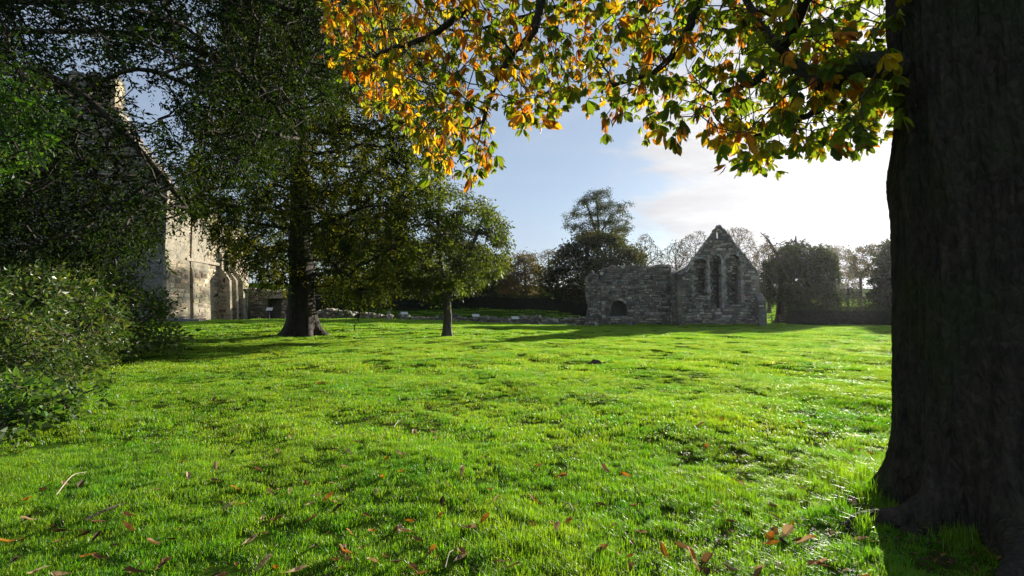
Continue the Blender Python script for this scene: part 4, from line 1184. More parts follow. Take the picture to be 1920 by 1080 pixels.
info_panel("pale sloping information panel right of the slim tree's trunk", 892, 54.5, 0.8, 0.75)
info_panel("sloping information panel nearest the stone refectory", 966, 54, 0.85, 0.7)
p = vp(729, 598, 55); b = np.array((p[0], p[1], gz(p[0], p[1]) - 0.05))
V, Q = tube([(0, 0, 0), (0, 0, 0.3), (0.01, 0, 0.8), (0, 0.01, 1.0), (0, 0, 1.04)], [0.20, 0.18, 0.17, 0.16, 0.06], 9, 0.05)
mb = MB(); mb.add(V, q=Q, c=(0.36, 0.34, 0.30)); o = obj("stone_post", mb.mesh("stone_post", M_stone), None, b)
props(o, "short upright stone post standing before the low walls", "post")


# ---- clipped hedges
def hedge(label, A, B, h, thick, seed, cols=DK, size=0.14, dens=75):
    r = np.random.default_rng(seed)
    A = np.array(A, float); B = np.array(B, float); d = B - A; Lh = np.linalg.norm(d); d /= Lh; n = np.array((-d[1], d[0]))
    mid = (A + B) / 2; b = np.array((mid[0], mid[1], gz(mid[0], mid[1])))
    root = empty("hedge", b, label, "hedge")
    mb = MB(); m = int(Lh / 2) + 2
    t = np.linspace(0, Lh, m)
    v = []
    for k in t:
        for (s, zz) in ((-thick * .36, -0.2), (-thick * .36, h * 0.88), (thick * .36, h * 0.88), (thick * .36, -0.2)):
            p = A + d * k + n * s; v.append((p[0], p[1], gz(p[0], p[1]) + zz))
    q = [(k * 4 + a, k * 4 + a + 1, k * 4 + a + 5, k * 4 + a + 4) for k in range(m - 1) for a in range(3)] + [(0, 1, 2, 3), (m * 4 - 1, m * 4 - 2, m * 4 - 3, m * 4 - 4)]
    mb.add(v, q=q, c=(1, 1, 1)); obj("branch_core", mb.mesh("branch_core", M_hedge_core, b), root)
    P = []
    for (face, area) in ((0, Lh * h), (1, Lh * h), (2, Lh * thick), (3, thick * h * 2)):
        c = int(area * dens); a = r.uniform(0, 1, c); e = r.uniform(0, 1, c); j = r.normal(0, 0.05, c)
        if face == 0: s, k, zz = -thick / 2 + j, a * Lh, e * h
        elif face == 1: s, k, zz = thick / 2 + j, a * Lh, e * h
        elif face == 2: s, k, zz = (e - .5) * thick, a * Lh, h + j + 0.04 * np.sin(a * Lh * 1.3)
        else: s, k, zz = (e - .5) * thick, np.where(r.random(c) < .5, 0, Lh) + j, a * h
        xy = A + d * k[:, None] + n * s[:, None]
        P.append(np.column_stack([xy, gz(xy[:, 0], xy[:, 1]) + zz]))
    P = np.concatenate(P); al = r.normal(0, 1, P.shape) + np.array((0, 0, 0.3))
    sz = size * np.exp(r.normal(0, .3, len(P)))
    V, T, C = leaf_arrays(P, al, sz, sz * 0.5, palette(cols, len(P), r), r=r)
    f = obj("foliage", mesh_np("foliage", V - b, T, M_leaf, C), root); f["kind"] = "stuff"
hedge("long clipped dark hedge on the bank behind the low walls", vp(866, 580, 72)[:2], vp(1108, 580, 72)[:2], 2.1, 1.4, 501, size=0.2, dens=45)
hedge("long dark hedge in deep shade behind the rubble bank", vp(575, 580, 66)[:2], vp(862, 580, 70)[:2], 2.6, 1.6, 504, size=0.2, dens=40)
hedge("clipped square hedge right of the stone gable", vp(1478, 600, 59)[:2], vp(1700, 600, 56)[:2], 2.0, 1.3, 502, cols=((0.02, 0.034, 0.010), (0.03, 0.044, 0.013), (0.016, 0.027, 0.009)), dens=190)

# ---- rail fence under the yew
p0 = vp(1432, 600, 68); p1 = vp(1480, 600, 64)
b = np.array(((p0[0] + p1[0]) / 2, (p0[1] + p1[1]) / 2, 0.0)); b[2] = gz(b[0], b[1])
fen = empty("rail_fence", b, "low timber rail fence between the gable and the clipped hedge", "fence")
for t in (0, 0.33, 0.66, 1):
    c = p0 * (1 - t) + p1 * t; mb = MB(); mb.box((c[0] - .06, c[1] - .06, gz(c[0], c[1]) - .1), (c[0] + .06, c[1] + .06, gz(c[0], c[1]) + 1.15), (1, 1, 1), 0.005); obj("post", mb.mesh("post", M_wood, b), fen)
for zz in (0.4, 0.75, 1.08):
    V, Q = tube([p0 + (0, -.09, 0), (p0 + p1) / 2 + (0, -.09, 0.01), p1 + (0, -.09, 0)], [0.045] * 3, 5); V[:, 2] = gz(V[:, 0], V[:, 1]) * 1 + zz + (V[:, 2] - p0[2])
    mb = MB(); mb.add(V, q=Q); obj("rail", mb.mesh("rail", M_wood, b), fen)

# ---- gravel patch by the abbey
r = np.random.default_rng(77)
c = vp(466, 600, 46.5); ang = np.linspace(0, 2 * math.pi, 25)[:-1]
rad_ = 1 + 0.12 * np.sin(3 * ang + 1); v = np.column_stack([c[0] + 2.0 * rad_ * np.cos(ang), c[1] + 2.6 * rad_ * np.sin(ang)])
v = np.column_stack([v, gz(v[:, 0], v[:, 1]) + 0.012]); v = np.vstack([v, [c[0], c[1], gz(c[0], c[1]) + 0.012]])
o = obj("path", mesh_np("path", v, np.array([(k, (k + 1) % 24, 24) for k in range(24)]), M_gravel)); props(o, kind="structure")

# ------------------------------------------------------------------ the horse chestnut in the foreground
cr_ = np.random.default_rng(600)
CT = np.array((3.55, 3.62, 0.0)); CT[2] = gz(CT[0], CT[1])
chest = empty("horse_chestnut_tree", CT, "huge dark horse chestnut trunk at the right with autumn leaves hanging overhead", "tree")
# trunk: fluted column with root buttresses
NA = 200
ang = np.arange(NA) * 2 * math.pi / NA
zs = np.concatenate([np.linspace(-0.25, 0.6, 44), np.linspace(0.62, 3.6, 140), np.linspace(3.65, 7.5, 40)])
roots = [(math.radians(196), 0.62, 0.16), (math.radians(236), 0.95, 0.20), (math.radians(275), 0.7, 0.2), (math.radians(150), 0.5, 0.2), (math.radians(320), 0.6, 0.22), (math.radians(60), 0.6, 0.25), (math.radians(105), 0.5, 0.2), (math.radians(15), 0.6, 0.22)]
V = []
nb = [(cr_.uniform(0, 6.28), cr_.integers(2, 15), cr_.uniform(0.5, 4.5)) for _ in range(16)]
ridge = [(17, 0.6, 0.3, 0.018), (26, -0.9, 1.9, 0.014), (41, 1.7, 4.0, 0.010), (63, -2.6, 2.2, 0.004)]
NA_K = lambda k: int(k)
for z in zs:
    R = 0.478 + 0.03 * math.sin(z * 1.1 + 0.3) - 0.02 * max(0, min(1, (z - 0.6) / 1.4)) + 0.06 * sm(3.0, 6.5, z) + 0.02 * math.exp(-((z - 2.55) / 0.22) ** 2)
    rr = np.full(NA, float(R))
    rr += 0.02 * np.cos(5 * ang + 0.6 * z) + 0.014 * np.cos(9 * ang - 0.9 * z + 1)
    for ph, kf, zf in nb: rr += 0.0045 * np.cos(kf * ang + zf * z + ph)
    for (a0, ln, wd) in roots:
        da = np.angle(np.exp(1j * (ang - a0)))
        fall = math.exp(-max(z, 0) / 0.20) * ln * 0.55 + 0.05 * math.exp(-max(z, 0) / 0.9)
        rr += fall * np.exp(-(da / (wd * 1.25)) ** 2)
    ru = ang * 0.52; rid = 0
    for (fu, fz, ph, am) in ridge: rid = rid + am * np.abs(np.sin(NA_K(fu) * ang + fz * z + ph + 0.9 * math.sin(z * 2.3 + ph) + 0.5 * np.sin(3 * ang + 4.1 * z)))
    rr += rid - 0.012 + cr_.normal(0, 0.0015, NA)
    V.append(np.stack([rr * np.cos(ang), rr * np.sin(ang), np.full(NA, z)], 1))
V = np.concatenate(V)
q, j = np.meshgrid(np.arange(len(zs) - 1), np.arange(NA), indexing='ij'); k = (j + 1) % NA
F = np.stack([q * NA + j, q * NA + k, (q + 1) * NA + k, (q + 1) * NA + j], -1).reshape(-1, 4)
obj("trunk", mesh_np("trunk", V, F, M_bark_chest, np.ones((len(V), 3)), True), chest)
# surface root snaking out on the left
for pts, r0 in (([(-0.55, -0.12, 0.12), (-0.8, -0.16, 0.05), (-1.02, -0.10, 0.015), (-1.22, -0.16, -0.03)], 0.10), ([(-0.42, -0.55, 0.12), (-0.62, -0.8, 0.06), (-0.9, -0.98, 0.02), (-1.1, -1.25, -0.05)], 0.11)):
    p = smooth_path(pts, 14); V, Q = tube(p, r0 * np.linspace(1, 0.35, 14), 10, 0.05)
    mb = MB(); mb.add(V, q=Q); obj("root", mb.mesh("root", M_bark_chest, smooth=True), chest)

# limbs as (px, py, distance) through the crown, then grown twigs
def P3(l): return np.array([vp(x, y, d) for (x, y, d) in l])
limb_ctrl = [
    ([(1800, 150, 3.72), (1735, 138, 3.72), (1650, 122, 3.74), (1580, 128, 4.0), (1540, 150, 4.3), (1490, 120, 4.8), (1440, 60, 5.4), (1380, -30, 6.2)], 0.13),
    ([(1760, -160, 3.6), (1600, -140, 4.0), (1520, -20, 4.5), (1480, 70, 4.9), (1440, 130, 5.2), (1400, 160, 5.4), (1330, 175, 5.6)], 0.085),
    ([(1780, -330, 3.7), (1500, -260, 4.2), (1330, -60, 4.7), (1300, 30, 4.9), (1270, 90, 5.1), (1225, 135, 5.4), (1150, 160, 5.8)], 0.075),
    ([(1780, -420, 3.8), (1400, -380, 4.6), (1160, -160, 5.0), (1030, -30, 5.2), (1000, 60, 5.2), (960, 100, 5.3), (925, 170, 5.4), (905, 230, 5.4)], 0.08),
    ([(1790, -480, 3.8), (1300, -480, 5.0), (1000, -200, 5.8), (900, -20, 6.2), (820, 60, 6.5), (740, 90, 6.8), (690, 110, 7.0)], 0.08),
    ([(1800, -300, 3.9), (1650, -300, 5.2), (1450, -150, 7.0), (1250, -60, 8.2), (1050, 10, 8.8), (880, 60, 9.0)], 0.085),
    ([(1580, 128, 4.0), (1560, 180, 4.2), (1520, 215, 4.5), (1460, 235, 4.8), (1400, 262, 5.0)], 0.045),
]
pos = []; par = []; lrad = []
for (ctl, r0) in limb_ctrl:
    c = P3(ctl); n = int(np.linalg.norm(np.diff(c, axis=0), axis=1).sum() / 0.16) + 2
    lp = smooth_path(c, n); lp[2:] += cr_.normal(0, 0.012, (n - 2, 3))
    st = len(pos); pos += list(lp); par += [-1] + list(range(st, st + n - 1)); lrad += list(r0 * np.linspace(1, 0.22, n))
nl = len(pos)
CROWN = [(590, -260), (600, 60), (640, 150), (700, 205), (770, 235), (800, 300), (850, 340), (905, 330), (940, 300), (925, 245), (955, 235), (1000, 225), (1060, 205), (1110, 218),
         (1150, 222), (1200, 235), (1245, 250), (1275, 215), (1330, 192), (1365, 215), (1345, 275), (1385, 312), (1440, 300), (1500, 285), (1555, 268), (1610, 272), (1650, 250), (1680, 200), (1690, -260)]
x = cr_.uniform(560, 1760, 14000); y = cr_.uniform(-260, 345, 14000)
ok = inpoly(x, y, CROWN)
thin = np.clip(0.62 + 0.9 * np.sin(x * 0.021 + 2 * np.sin(y * 0.017)) * np.sin(y * 0.033 + 1.3 * np.sin(x * 0.013)), 0.3, 1) * np.where(inpoly(x, y, [(860, 90), (960, 110), (960, 190), (900, 200), (850, 150)]), 0.25, 1.0) * np.where(y < -10, 0.55, 1.0) * np.where((y > 140) & (x > 1060) & (x < 1340), 0.8, 1)
ok &= cr_.random(14000) < thin
x = x[ok]; y = y[ok]
# the crown hangs lower close to the camera: lower pixels are nearer leaves
lim = np.interp(x, [590, 800, 1000, 1350, 1690], [7.6, 6.2, 5.8, 5.4, 4.4])
dd = np.clip(lim + cr_.normal(0, 0.55, len(x)) + np.where(cr_.random(len(x)) < 0.55, cr_.uniform(0, 3.6, len(x)), cr_.uniform(-1.1, 0.6, len(x))), 3.3, 11)
att = vp(x, y, dd)[:2600]
far = CT + np.column_stack([cr_.uniform(-1.5, 4.5, 260), cr_.uniform(-1.5, 5.0, 260), cr_.uniform(4.2, 8.0, 260)])   # crown above and behind the trunk
P, A = colonize(pos, par, np.vstack([att, far]), 0.16, 2.5, 0.22, 90, (0, 0, -0.05), 0.22, cr_)
w, tip = weights(A)
rad = np.maximum(0.0035, 0.012 * (w / 8.0) ** 0.5); rad = np.minimum(rad, 0.03)
rad[:nl] = np.maximum(np.array(lrad), 0.008)
mb = MB()
for li, (ctl, r0) in enumerate(limb_ctrl):
    c = P3(ctl); p = smooth_path(c, 40); p[2:] += cr_.normal(0, 0.008, (38, 3))
    V, Q = tube(p, r0 * np.linspace(1, 0.2, 40) ** 0.8, 10, 0.03)
    m2 = MB(); m2.add(V - CT, q=Q); obj("limb", m2.mesh("limb", M_bark_chest, smooth=True), chest)
skip = np.zeros(len(P), bool); skip[:nl] = True
skeleton_mesh(mb, P, A, rad, 5, skip)
o = obj("twigs", mb.mesh("twigs", M_bark_dark, CT, True), chest); o["kind"] = "stuff"


# --- palmate leaves
def leaflet(L_, wd, r, curl):
    """obovate leaflet along +x, folded on its midrib; (verts, tris)."""
    ts = np.array([0.0, 0.22, 0.48, 0.70, 0.88, 1.0]); ws = np.array([0.02, 0.22, 0.42, 0.50, 0.34, 0.0]) * wd
    V = []; 
    for t, ww in zip(ts, ws):
        x_ = t * L_; zc = -curl * t * t * L_
        e = 0.18 * ww + r.normal(0, 0.03) * wd
        jag = 1 + r.normal(0, 0.06)
        V += [(x_, -ww * jag, zc + e), (x_, 0, zc), (x_, ww * jag, zc + e)]
    T = []
    for k in range(5):
        a = k * 3
        T += [(a, a + 1, a + 4), (a, a + 4, a + 3), (a + 1, a + 2, a + 5), (a + 1, a + 5, a + 4)]
    return np.array(V), np.array(T)


def palmate(r, span, colset, wither):
    """compound leaf: petiole along -z from the origin, leaflets spread from its end."""
    Vs = []; Ts = []; Cs = []; n0 = 0
    n = int(r.choice([5, 7, 7, 7])); pet = span * r.uniform(0.45, 0.8)
    end = np.array((0, 0, -pet))
    base = np.array(colset[r.integers(0, len(colset))])
    for k in range(n):
        f = (k - (n - 1) / 2) / ((n - 1) / 2)
        a = f * math.radians(118) + r.normal(0, 0.10)
        Lf = span * (1 - 0.38 * abs(f) ** 1.5) * r.uniform(0.85, 1.1)
        wd = Lf * (r.uniform(0.34, 0.42) if not wither else r.uniform(0.16, 0.34))
        v, t = leaflet(Lf, wd, r, r.uniform(0.05, 0.35) + (0.4 if wither else 0))
        tw = r.normal(0, 0.3); c, s = math.cos(tw), math.sin(tw)
        v = v @ np.array([(1, 0, 0), (0, c, -s), (0, s, c)]).T
        dp = r.uniform(0.5, 1.15)                       # how far the leaflet hangs
        c, s = math.cos(dp), math.sin(dp)
        v = v @ np.array([(c, 0, s), (0, 1, 0), (-s, 0, c)]).T
        c, s = math.cos(a), math.sin(a)
        v = v @ np.array([(c, -s, 0), (s, c, 0), (0, 0, 1)]).T
        col = np.clip(base * (1 + r.normal(0, 0.18)) , 0.01, 0.9)
        cc = np.repeat(col[None], len(v), 0)
        edge = np.zeros(len(v)); edge[[9, 11, 12, 14, 15, 16, 17]] = 1   # dry leaflet tips
        dry = r.uniform(0, 0.7) if r.random() < 0.55 else 0
        cc = cc * (1 - dry * edge[:, None]) + np.array((0.16, 0.065, 0.015)) * dry * edge[:, None]
        Vs.append(v + end); Ts.append(t + n0); Cs.append(cc); n0 += len(v)
    pv, pq = tube([(0, 0, 0), (0.004, 0, -pet * .5), end], [0.0035, 0.003, 0.003], 3)
    pt = np.concatenate([pq[:, [0, 1, 2]], pq[:, [0, 2, 3]]])
    Vs.append(pv); Ts.append(pt + n0); Cs.append(np.repeat(np.array([[0.16, 0.15, 0.03]]), len(pv), 0))
    return np.concatenate(Vs), np.concatenate(Ts), np.concatenate(Cs)

GRN = [(0.10, 0.15, 0.013), (0.14, 0.175, 0.015), (0.06, 0.105, 0.012)]
YEL = [(0.34, 0.23, 0.014), (0.38, 0.23, 0.014), (0.26, 0.22, 0.016)]
ORG = [(0.42, 0.18, 0.014), (0.36, 0.13, 0.012), (0.25, 0.09, 0.011)]
lib = []
for k in range(30):
    cs, wi = ((GRN, False), (GRN, False), (YEL, False), (YEL, k % 2 == 0), (ORG, True))[k % 5]
    lib.append((palmate(cr_, 1.0, cs, wi), (0, 0, 1, 1, 2)[k % 5]))
byk = {c: [k for k, l in enumerate(lib) if l[1] == c] for c in (0, 1, 2)}
sel = np.where((w <= 3) & (np.arange(len(P)) >= nl))[0]
sel = np.concatenate([sel, np.where(tip)[0], np.where(tip)[0], sel[::2]])
inst = []
for s in sel:
    if cr_.random() > 0.84: continue
    p = P[s] + cr_.normal(0, 0.05, 3)
    d = p - CAM
    if d[1] < 2.4: continue
    pxl = 960 + 900 * d[0] / d[1]
    span = cr_.uniform(0.10, 0.175)
    pyl = 586 - 900 * (d[2] - span * 1.3) / d[1]
    # autumn colour runs from orange on the outer boughs to green by the trunk
    t = np.clip((pxl - 650) / 1000, 0, 1); gfrac = 0.32 + 0.42 * t; ofr = 0.30 - 0.18 * t
    u = cr_.random(); kind = 0 if u < gfrac else (2 if u > 1 - ofr else 1)
    inst.append((p, span, int(cr_.choice(byk[kind])), d[1], pxl, pyl))
print("chestnut leaves", len(inst), "nodes", len(P))
score = np.array([i_[1] / i_[3] * (1.0 if (560 < i_[4] < 1700 and -10 < i_[5] < 420) else 0.2) for i_ in inst])
order = np.argsort(-score)
leaf_me = []
for (v, t, c), kind in lib: leaf_me.append(mesh_np("leaf", v, t, M_chest, c, True))
rest = MB()
for rank, ii in enumerate(order):
    p, span, k, d, pxl, pyl = inst[ii]
    tilt = Matrix.Rotation(cr_.uniform(0, 6.28), 3, 'Z') @ Matrix.Rotation(cr_.normal(0, 0.55), 3, 'X') @ Matrix.Rotation(cr_.normal(0, 0.35), 3, 'Y') @ Matrix.Rotation(cr_.uniform(0, 6.28), 3, 'Z')
    if rank < 300:
        o = obj("leaf", leaf_me[k], chest, p - CT)
        o.rotation_euler = tilt.to_euler(); o.scale = (span,) * 3
    else:
        (v, t, c), _ = lib[k]
        rest.add((v * span) @ np.array(tilt).T + p - CT, t=t, c=np.clip(c * cr_.normal(1, 0.12), 0.01, 0.9))
o = obj("foliage", rest.mesh("foliage", M_chest, smooth=True), chest); o["kind"] = "stuff"

# ------------------------------------------------------------------ grass (blades stood on the lawn)
def tuft_mesh(name, n, radius, h, wd, seed, segs=2, cols=(0.75, 1.25)):
    r = np.random.default_rng(seed)
    Vs = []; Ts = []; Cs = []
    k0 = 0
    for q in range(n):
        a = r.uniform(0, 6.28); rd = radius * math.sqrt(r.random()); p = np.array((rd * math.cos(a), rd * math.sin(a), -0.004))
        yaw = r.uniform(0, 6.28); lean = abs(r.normal(0.5, 0.4)); hh = h * r.uniform(0.55, 1.15); ww = wd * r.uniform(0.7, 1.3)
        d = np.array((math.cos(yaw), math.sin(yaw), 0)); s = np.array((-d[1], d[0], 0))
        m = p + d * hh * lean * 0.35 + np.array((0, 0, hh * 0.55)); t = p + d * hh * lean + np.array((0, 0, hh * (1 - 0.25 * lean)))
        Vs.append([p - s * ww / 2, p + s * ww / 2, m + s * ww * 0.42, m - s * ww * 0.42, t])
        Ts += [(k0, k0 + 1, k0 + 2), (k0, k0 + 2, k0 + 3), (k0 + 3, k0 + 2, k0 + 4)]; k0 += 5
        c = r.uniform(*cols); col = np.array((c, c, c))
        if r.random() < 0.05: col = np.array((2.4, 1.2, 3.0)) * c          # a dry blade
        Cs.append(np.repeat(col[None], 5, 0))
    return mesh_np(name, np.array(Vs).reshape(-1, 3), np.array(Ts), M_grass, np.concatenate(Cs))


def vnoise(x, y, f, seed):
    r = np.random.default_rng(seed); out = 0
    for k in range(6):
        a = r.uniform(0, 6.28); ff = f * r.uniform(0.6, 1.7)
        out = out + np.sin((x * math.cos(a) + y * math.sin(a)) * ff + r.uniform(0, 6.28) + 1.3 * np.sin((x * math.sin(a) - y * math.cos(a)) * ff * 0.7))
    return out / 6


def blocked(x, y):
    """places where no grass grows: trunks, walls, path."""
    k = np.hypot(x - CT[0], y - CT[1]) < 0.62
    return k


def grass_band(label, y0, y1, dens, radius, h, wd, nblade, seed, hvar=0.55, bare=0.45, xy=None):
    r = np.random.default_rng(seed)
    A = (y1 - y0) * 2 * 1.2 * y1 + 1
    n = int(A * dens)
    y = r.uniform(y0, y1, n); x = r.uniform(-1.2 * y1, 1.2 * y1, n)
    ok = (np.abs(x) < 1.13 * y + 1.2) & ~blocked(x, y)
    x = x[ok]; y = y[ok]
    if xy is not None: x, y = xy
    nzv = vnoise(x, y, 1.6, 5) * 0.5 + vnoise(x, y, 5.2, 6) * 0.6 + vnoise(x, y, 12.0, 8) * 0.5
    keep = r.random(len(x)) < np.clip(0.9 + nzv * 1.7, bare, 1)
    x = x[keep]; y = y[keep]; nzv = nzv[keep]
    s = np.clip(1 + hvar * nzv * 1.9 + r.normal(0, 0.18, len(x)), 0.3, 2.2)
    me = mesh_np("grass", np.column_stack([x, y, gz(x, y)]), np.zeros((0, 3), np.int32)) if False else bpy.data.meshes.new("grass")
    me.vertices.add(len(x)); me.vertices.foreach_set("co", np.column_stack([x, y, gz(x, y)]).astype(np.float32).ravel())
    a = me.attributes.new("rot", 'FLOAT_VECTOR', 'POINT'); a.data.foreach_set("vector", np.column_stack([np.zeros(len(x)), np.zeros(len(x)), r.uniform(0, 6.28, len(x))]).astype(np.float32).ravel())
    a = me.attributes.new("scl", 'FLOAT_VECTOR', 'POINT'); a.data.foreach_set("vector", np.column_stack([np.ones(len(x)), np.ones(len(x)), s]).astype(np.float32).ravel())
    a = me.attributes.new("idx", 'INT', 'POINT'); a.data.foreach_set("value", r.integers(0, 3, len(x)).astype(np.int32))
    me.materials.append(M_grass)
    o = obj("grass", me)
    ng = bpy.data.node_groups.new("grass_blades", 'GeometryNodeTree')
    ng.interface.new_socket("Geometry", in_out='INPUT', socket_type='NodeSocketGeometry'); ng.interface.new_socket("Geometry", in_out='OUTPUT', socket_type='NodeSocketGeometry')
    gi = ng.nodes.new("NodeGroupInput"); go = ng.nodes.new("NodeGroupOutput"); ip = ng.nodes.new("GeometryNodeInstanceOnPoints")
    jn = ng.nodes.new("GeometryNodeJoinGeometry")
    for k in range(3):
        to = bpy.data.objects.new("grass_tuft", tuft_mesh("grass_tuft", nblade, radius, h, wd, seed * 10 + k))
        oi = ng.nodes.new("GeometryNodeObjectInfo"); oi.inputs['Object'].default_value = to; oi.inputs['As Instance'].default_value = True
        ng.links.new(oi.outputs['Geometry'], jn.inputs[0])
    def na(nm, ty):
        q = ng.nodes.new("GeometryNodeInputNamedAttribute"); q.data_type = ty; q.inputs['Name'].default_value = nm; return q.outputs['Attribute']
    ng.links.new(gi.outputs[0], ip.inputs['Points']); ng.links.new(jn.outputs[0], ip.inputs['Instance'])
    ip.inputs['Pick Instance'].default_value = True
    ng.links.new(na("idx", 'INT'), ip.inputs['Instance Index']); ng.links.new(na("rot", 'FLOAT_VECTOR'), ip.inputs['Rotation']); ng.links.new(na("scl", 'FLOAT_VECTOR'), ip.inputs['Scale'])
    ng.links.new(ip.outputs[0], go.inputs[0])
    md = o.modifiers.new("blades", 'NODES'); md.node_group = ng
    props(o, label, "grass", None, "stuff")
    print("grass", label, len(x))
grass_band("tufted grass blades closest to the camera among fallen leaves", 2.0, 5.5, 400, 0.055, 0.048, 0.0034, 46, 701, 0.6, 0.3)
grass_band("short lawn grass in the near middle of the lawn", 5.5, 12, 125, 0.10, 0.048, 0.006, 50, 702, 0.65, 0.68)
grass_band("lawn grass between the molehill and the two lawn trees", 12, 27, 30, 0.20, 0.052, 0.010, 54, 703, 0.65, 0.6)
grass_band("far lawn grass reaching the ruins and the hedge", 27, 60, 7.0, 0.42, 0.065, 0.02, 54, 704, 0.5, 0.65)
grass_band("rough pasture grass on the slope beyond the ruins and hedges", 60, 150, 0.55, 1.0, 0.14, 0.07, 60, 707, 0.4, 0.8)

q_ = np.random.default_rng(720)
t_ = q_.uniform(0, 6.28, 420); d_ = 0.66 + np.abs(q_.normal(0, 0.22, 420))
grass_band("longer uncut grass round the roots of the chestnut", 2, 3, 1, 0.05, 0.12, 0.0042, 26, 705, 0.6, 0.5, (CT[0] + d_ * np.cos(t_), CT[1] + d_ * np.sin(t_)))
wx = np.concatenate([q_.uniform(xl - 0.3, xr + 0.8, 260), q_.uniform(base2[0] - 5.5, base2[0] + 4.3, 200)]); wy = np.concatenate([D1 - 0.25 - np.abs(q_.normal(0, 0.25, 260)), D2 - 1.0 - np.abs(q_.normal(0, 0.3, 200))])
grass_band("rough longer grass along the foot of the stone refectory", 2, 3, 1, 0.22, 0.22, 0.02, 30, 706, 0.7, 0.5, (wx, wy))
# ------------------------------------------------------------------ fallen leaves, twigs, molehill
fr = np.random.default_rng(800)
FL = {"brown": (0.17, 0.095, 0.040), "tan": (0.36, 0.26, 0.15), "orange": (0.42, 0.17, 0.02), "dark": (0.045, 0.030, 0.018)}
fl_me = {}
for nm, c in FL.items():
    for k in range(4):
        v, t = leaflet(1.0, 0.5 * fr.uniform(0.7, 1.1), fr, fr.uniform(-0.5, -0.15))
        v[:, 2] += 3.2 * v[:, 1] ** 2 * fr.uniform(0.3, 1.6) + 0.10 * np.sin(v[:, 0] * 6 + k); v[:, 1] *= fr.uniform(0.6, 1.0); v[:, 0] -= 0.5; v[:, 1] += 0.12 * np.sin(v[:, 0] * 3 + k)
        cc = np.clip(np.array(c) * (1 + fr.normal(0, 0.15, (len(v), 1))), 0.01, 0.9)
        fl_me[nm, k] = mesh_np("fallen_leaf", v, t, M_fallen, cc)
def fallen(px, py, kind, size, label, group):
    D = 1.5 * 900 / (py - 586); p = vp(px, py, D)
    o = obj("fallen_leaf", fl_me[kind, int(fr.integers(0, 4))], None, (p[0], p[1], gz(p[0], p[1]) + 0.022 + 0.016 * fr.random()))
    o.rotation_euler = (fr.normal(0, 0.2), fr.normal(0, 0.2), fr.uniform(0, 6.28)); o.scale = (size, size, size * 0.7)
    props(o, label, "leaf", group)
special = [(1250, 1027, "orange", 0.13, "long bright orange leaf in the grass at the bottom right of centre"), (648, 1030, "orange", 0.12, "orange-brown curled leaf at the bottom, left of centre"),
           (470, 1014, "tan", 0.15, "large folded tan leaf standing up in the grass near the bottom"), (240, 995, "brown", 0.17, "broad brown leaf lying half sunk in the grass at lower left"),
           (770, 978, "orange", 0.11, "orange leaf with raised edges in the foreground dip"), (1350, 935, "orange", 0.08, "small vivid orange leaf on the right of the lawn"),
           (1035, 978, "orange", 0.09, "flat orange leaf near the curved pale twig"), (1180, 1036, "orange", 0.06, "tiny orange leaf next to the long bright orange one"),
           (1652, 968, "orange", 0.10, "orange leaf caught against the chestnut root"), (1632, 970, "orange", 0.06, "small orange leaf just left of the one by the root"),
           (342, 866, "orange", 0.08, "lone small orange-red leaf on the left lawn"), (600, 727, "brown", 0.22, "dark leaf clump standing up on the middle lawn"),
           (405, 882, "tan", 0.12, "pale tan leaf on the left lawn"), (272, 830, "tan", 0.16, "pale curled leaf in front of the shrubs"), (545, 826, "tan", 0.10, "small pale leaf left of the centre lawn"),
           (1326, 1040, "brown", 0.12, "upright brown leaf right of the long orange leaf"), (15, 1010, "orange", 0.12, "orange leaf at the lower left corner"), (1460, 962, "brown", 0.14, "brown leaf pile member right of centre"),
           (745, 828, "orange", 0.09, "rust leaf on the lawn left of centre, mid distance"), (825, 967, "orange", 0.07, "small orange leaf right of the foreground dip")]
for s_ in special: fallen(s_[0], s_[1], s_[2], s_[3], s_[4], "fallen leaves on the lawn")
scat = []
for k in range(250):
    t = fr.random()
    py = 730 + 348 * t ** 0.8; px = fr.uniform(20, 1640)
    if px < 330 and py < 900: continue
    kd = fr.choice(["brown", "tan", "orange", "dark"], p=[0.40, 0.30, 0.12, 0.18])
    scat.append((px, py, kd)); continue
ORD = "leftmost second third fourth fifth sixth seventh eighth ninth tenth eleventh twelfth thirteenth fourteenth fifteenth sixteenth seventeenth eighteenth nineteenth twentieth twenty-first twenty-second twenty-third twenty-fourth twenty-fifth twenty-sixth twenty-seventh twenty-eighth twenty-ninth thirtieth".split()
STRIP = [(1035, "along the bottom edge"), (975, "just above the bottom edge"), (915, "level with the chestnut roots"), (850, "above root level"), (0, "on the middle lawn")]
tall = {}
for (px, py, kd) in sorted(scat):
    wh = next(t_ for (lim_, t_) in STRIP if py >= lim_)
    word = {"brown": "brown", "tan": "pale tan", "orange": "orange", "dark": "dark rotted"}[kd]
    k = tall.get((word, wh), 0); tall[word, wh] = k + 1
    od = ORD[min(k, 29)]
    fallen(px, py, kd, fr.uniform(0.055, 0.13), "%s fallen leaflet %s, %s of its colour there" % (word, wh, od + ("" if k == 0 else " from left")), "small fallen leaflets scattered in the grass")
def stick(label, pts, r0, mat=M_wood):
    p = []
    for (x, y, h) in pts:
        D = 1.5 * 900 / (y - 586); c = vp(x, y, D); p.append((c[0], c[1], gz(c[0], c[1]) + h))
    p = smooth_path(p, 9); b = p[0].copy(); V, Q = tube(p - b, r0 * np.linspace(1, .5, 9), 5, 0.08)
    mb = MB(); mb.add(V, q=Q); o = obj("fallen_twig", mb.mesh("fallen_twig", mat), None, b); props(o, label, "twig", "fallen twigs")
M_pale = plain_mat("pale_dry_twig", (0.42, 0.34, 0.24), 0.8)
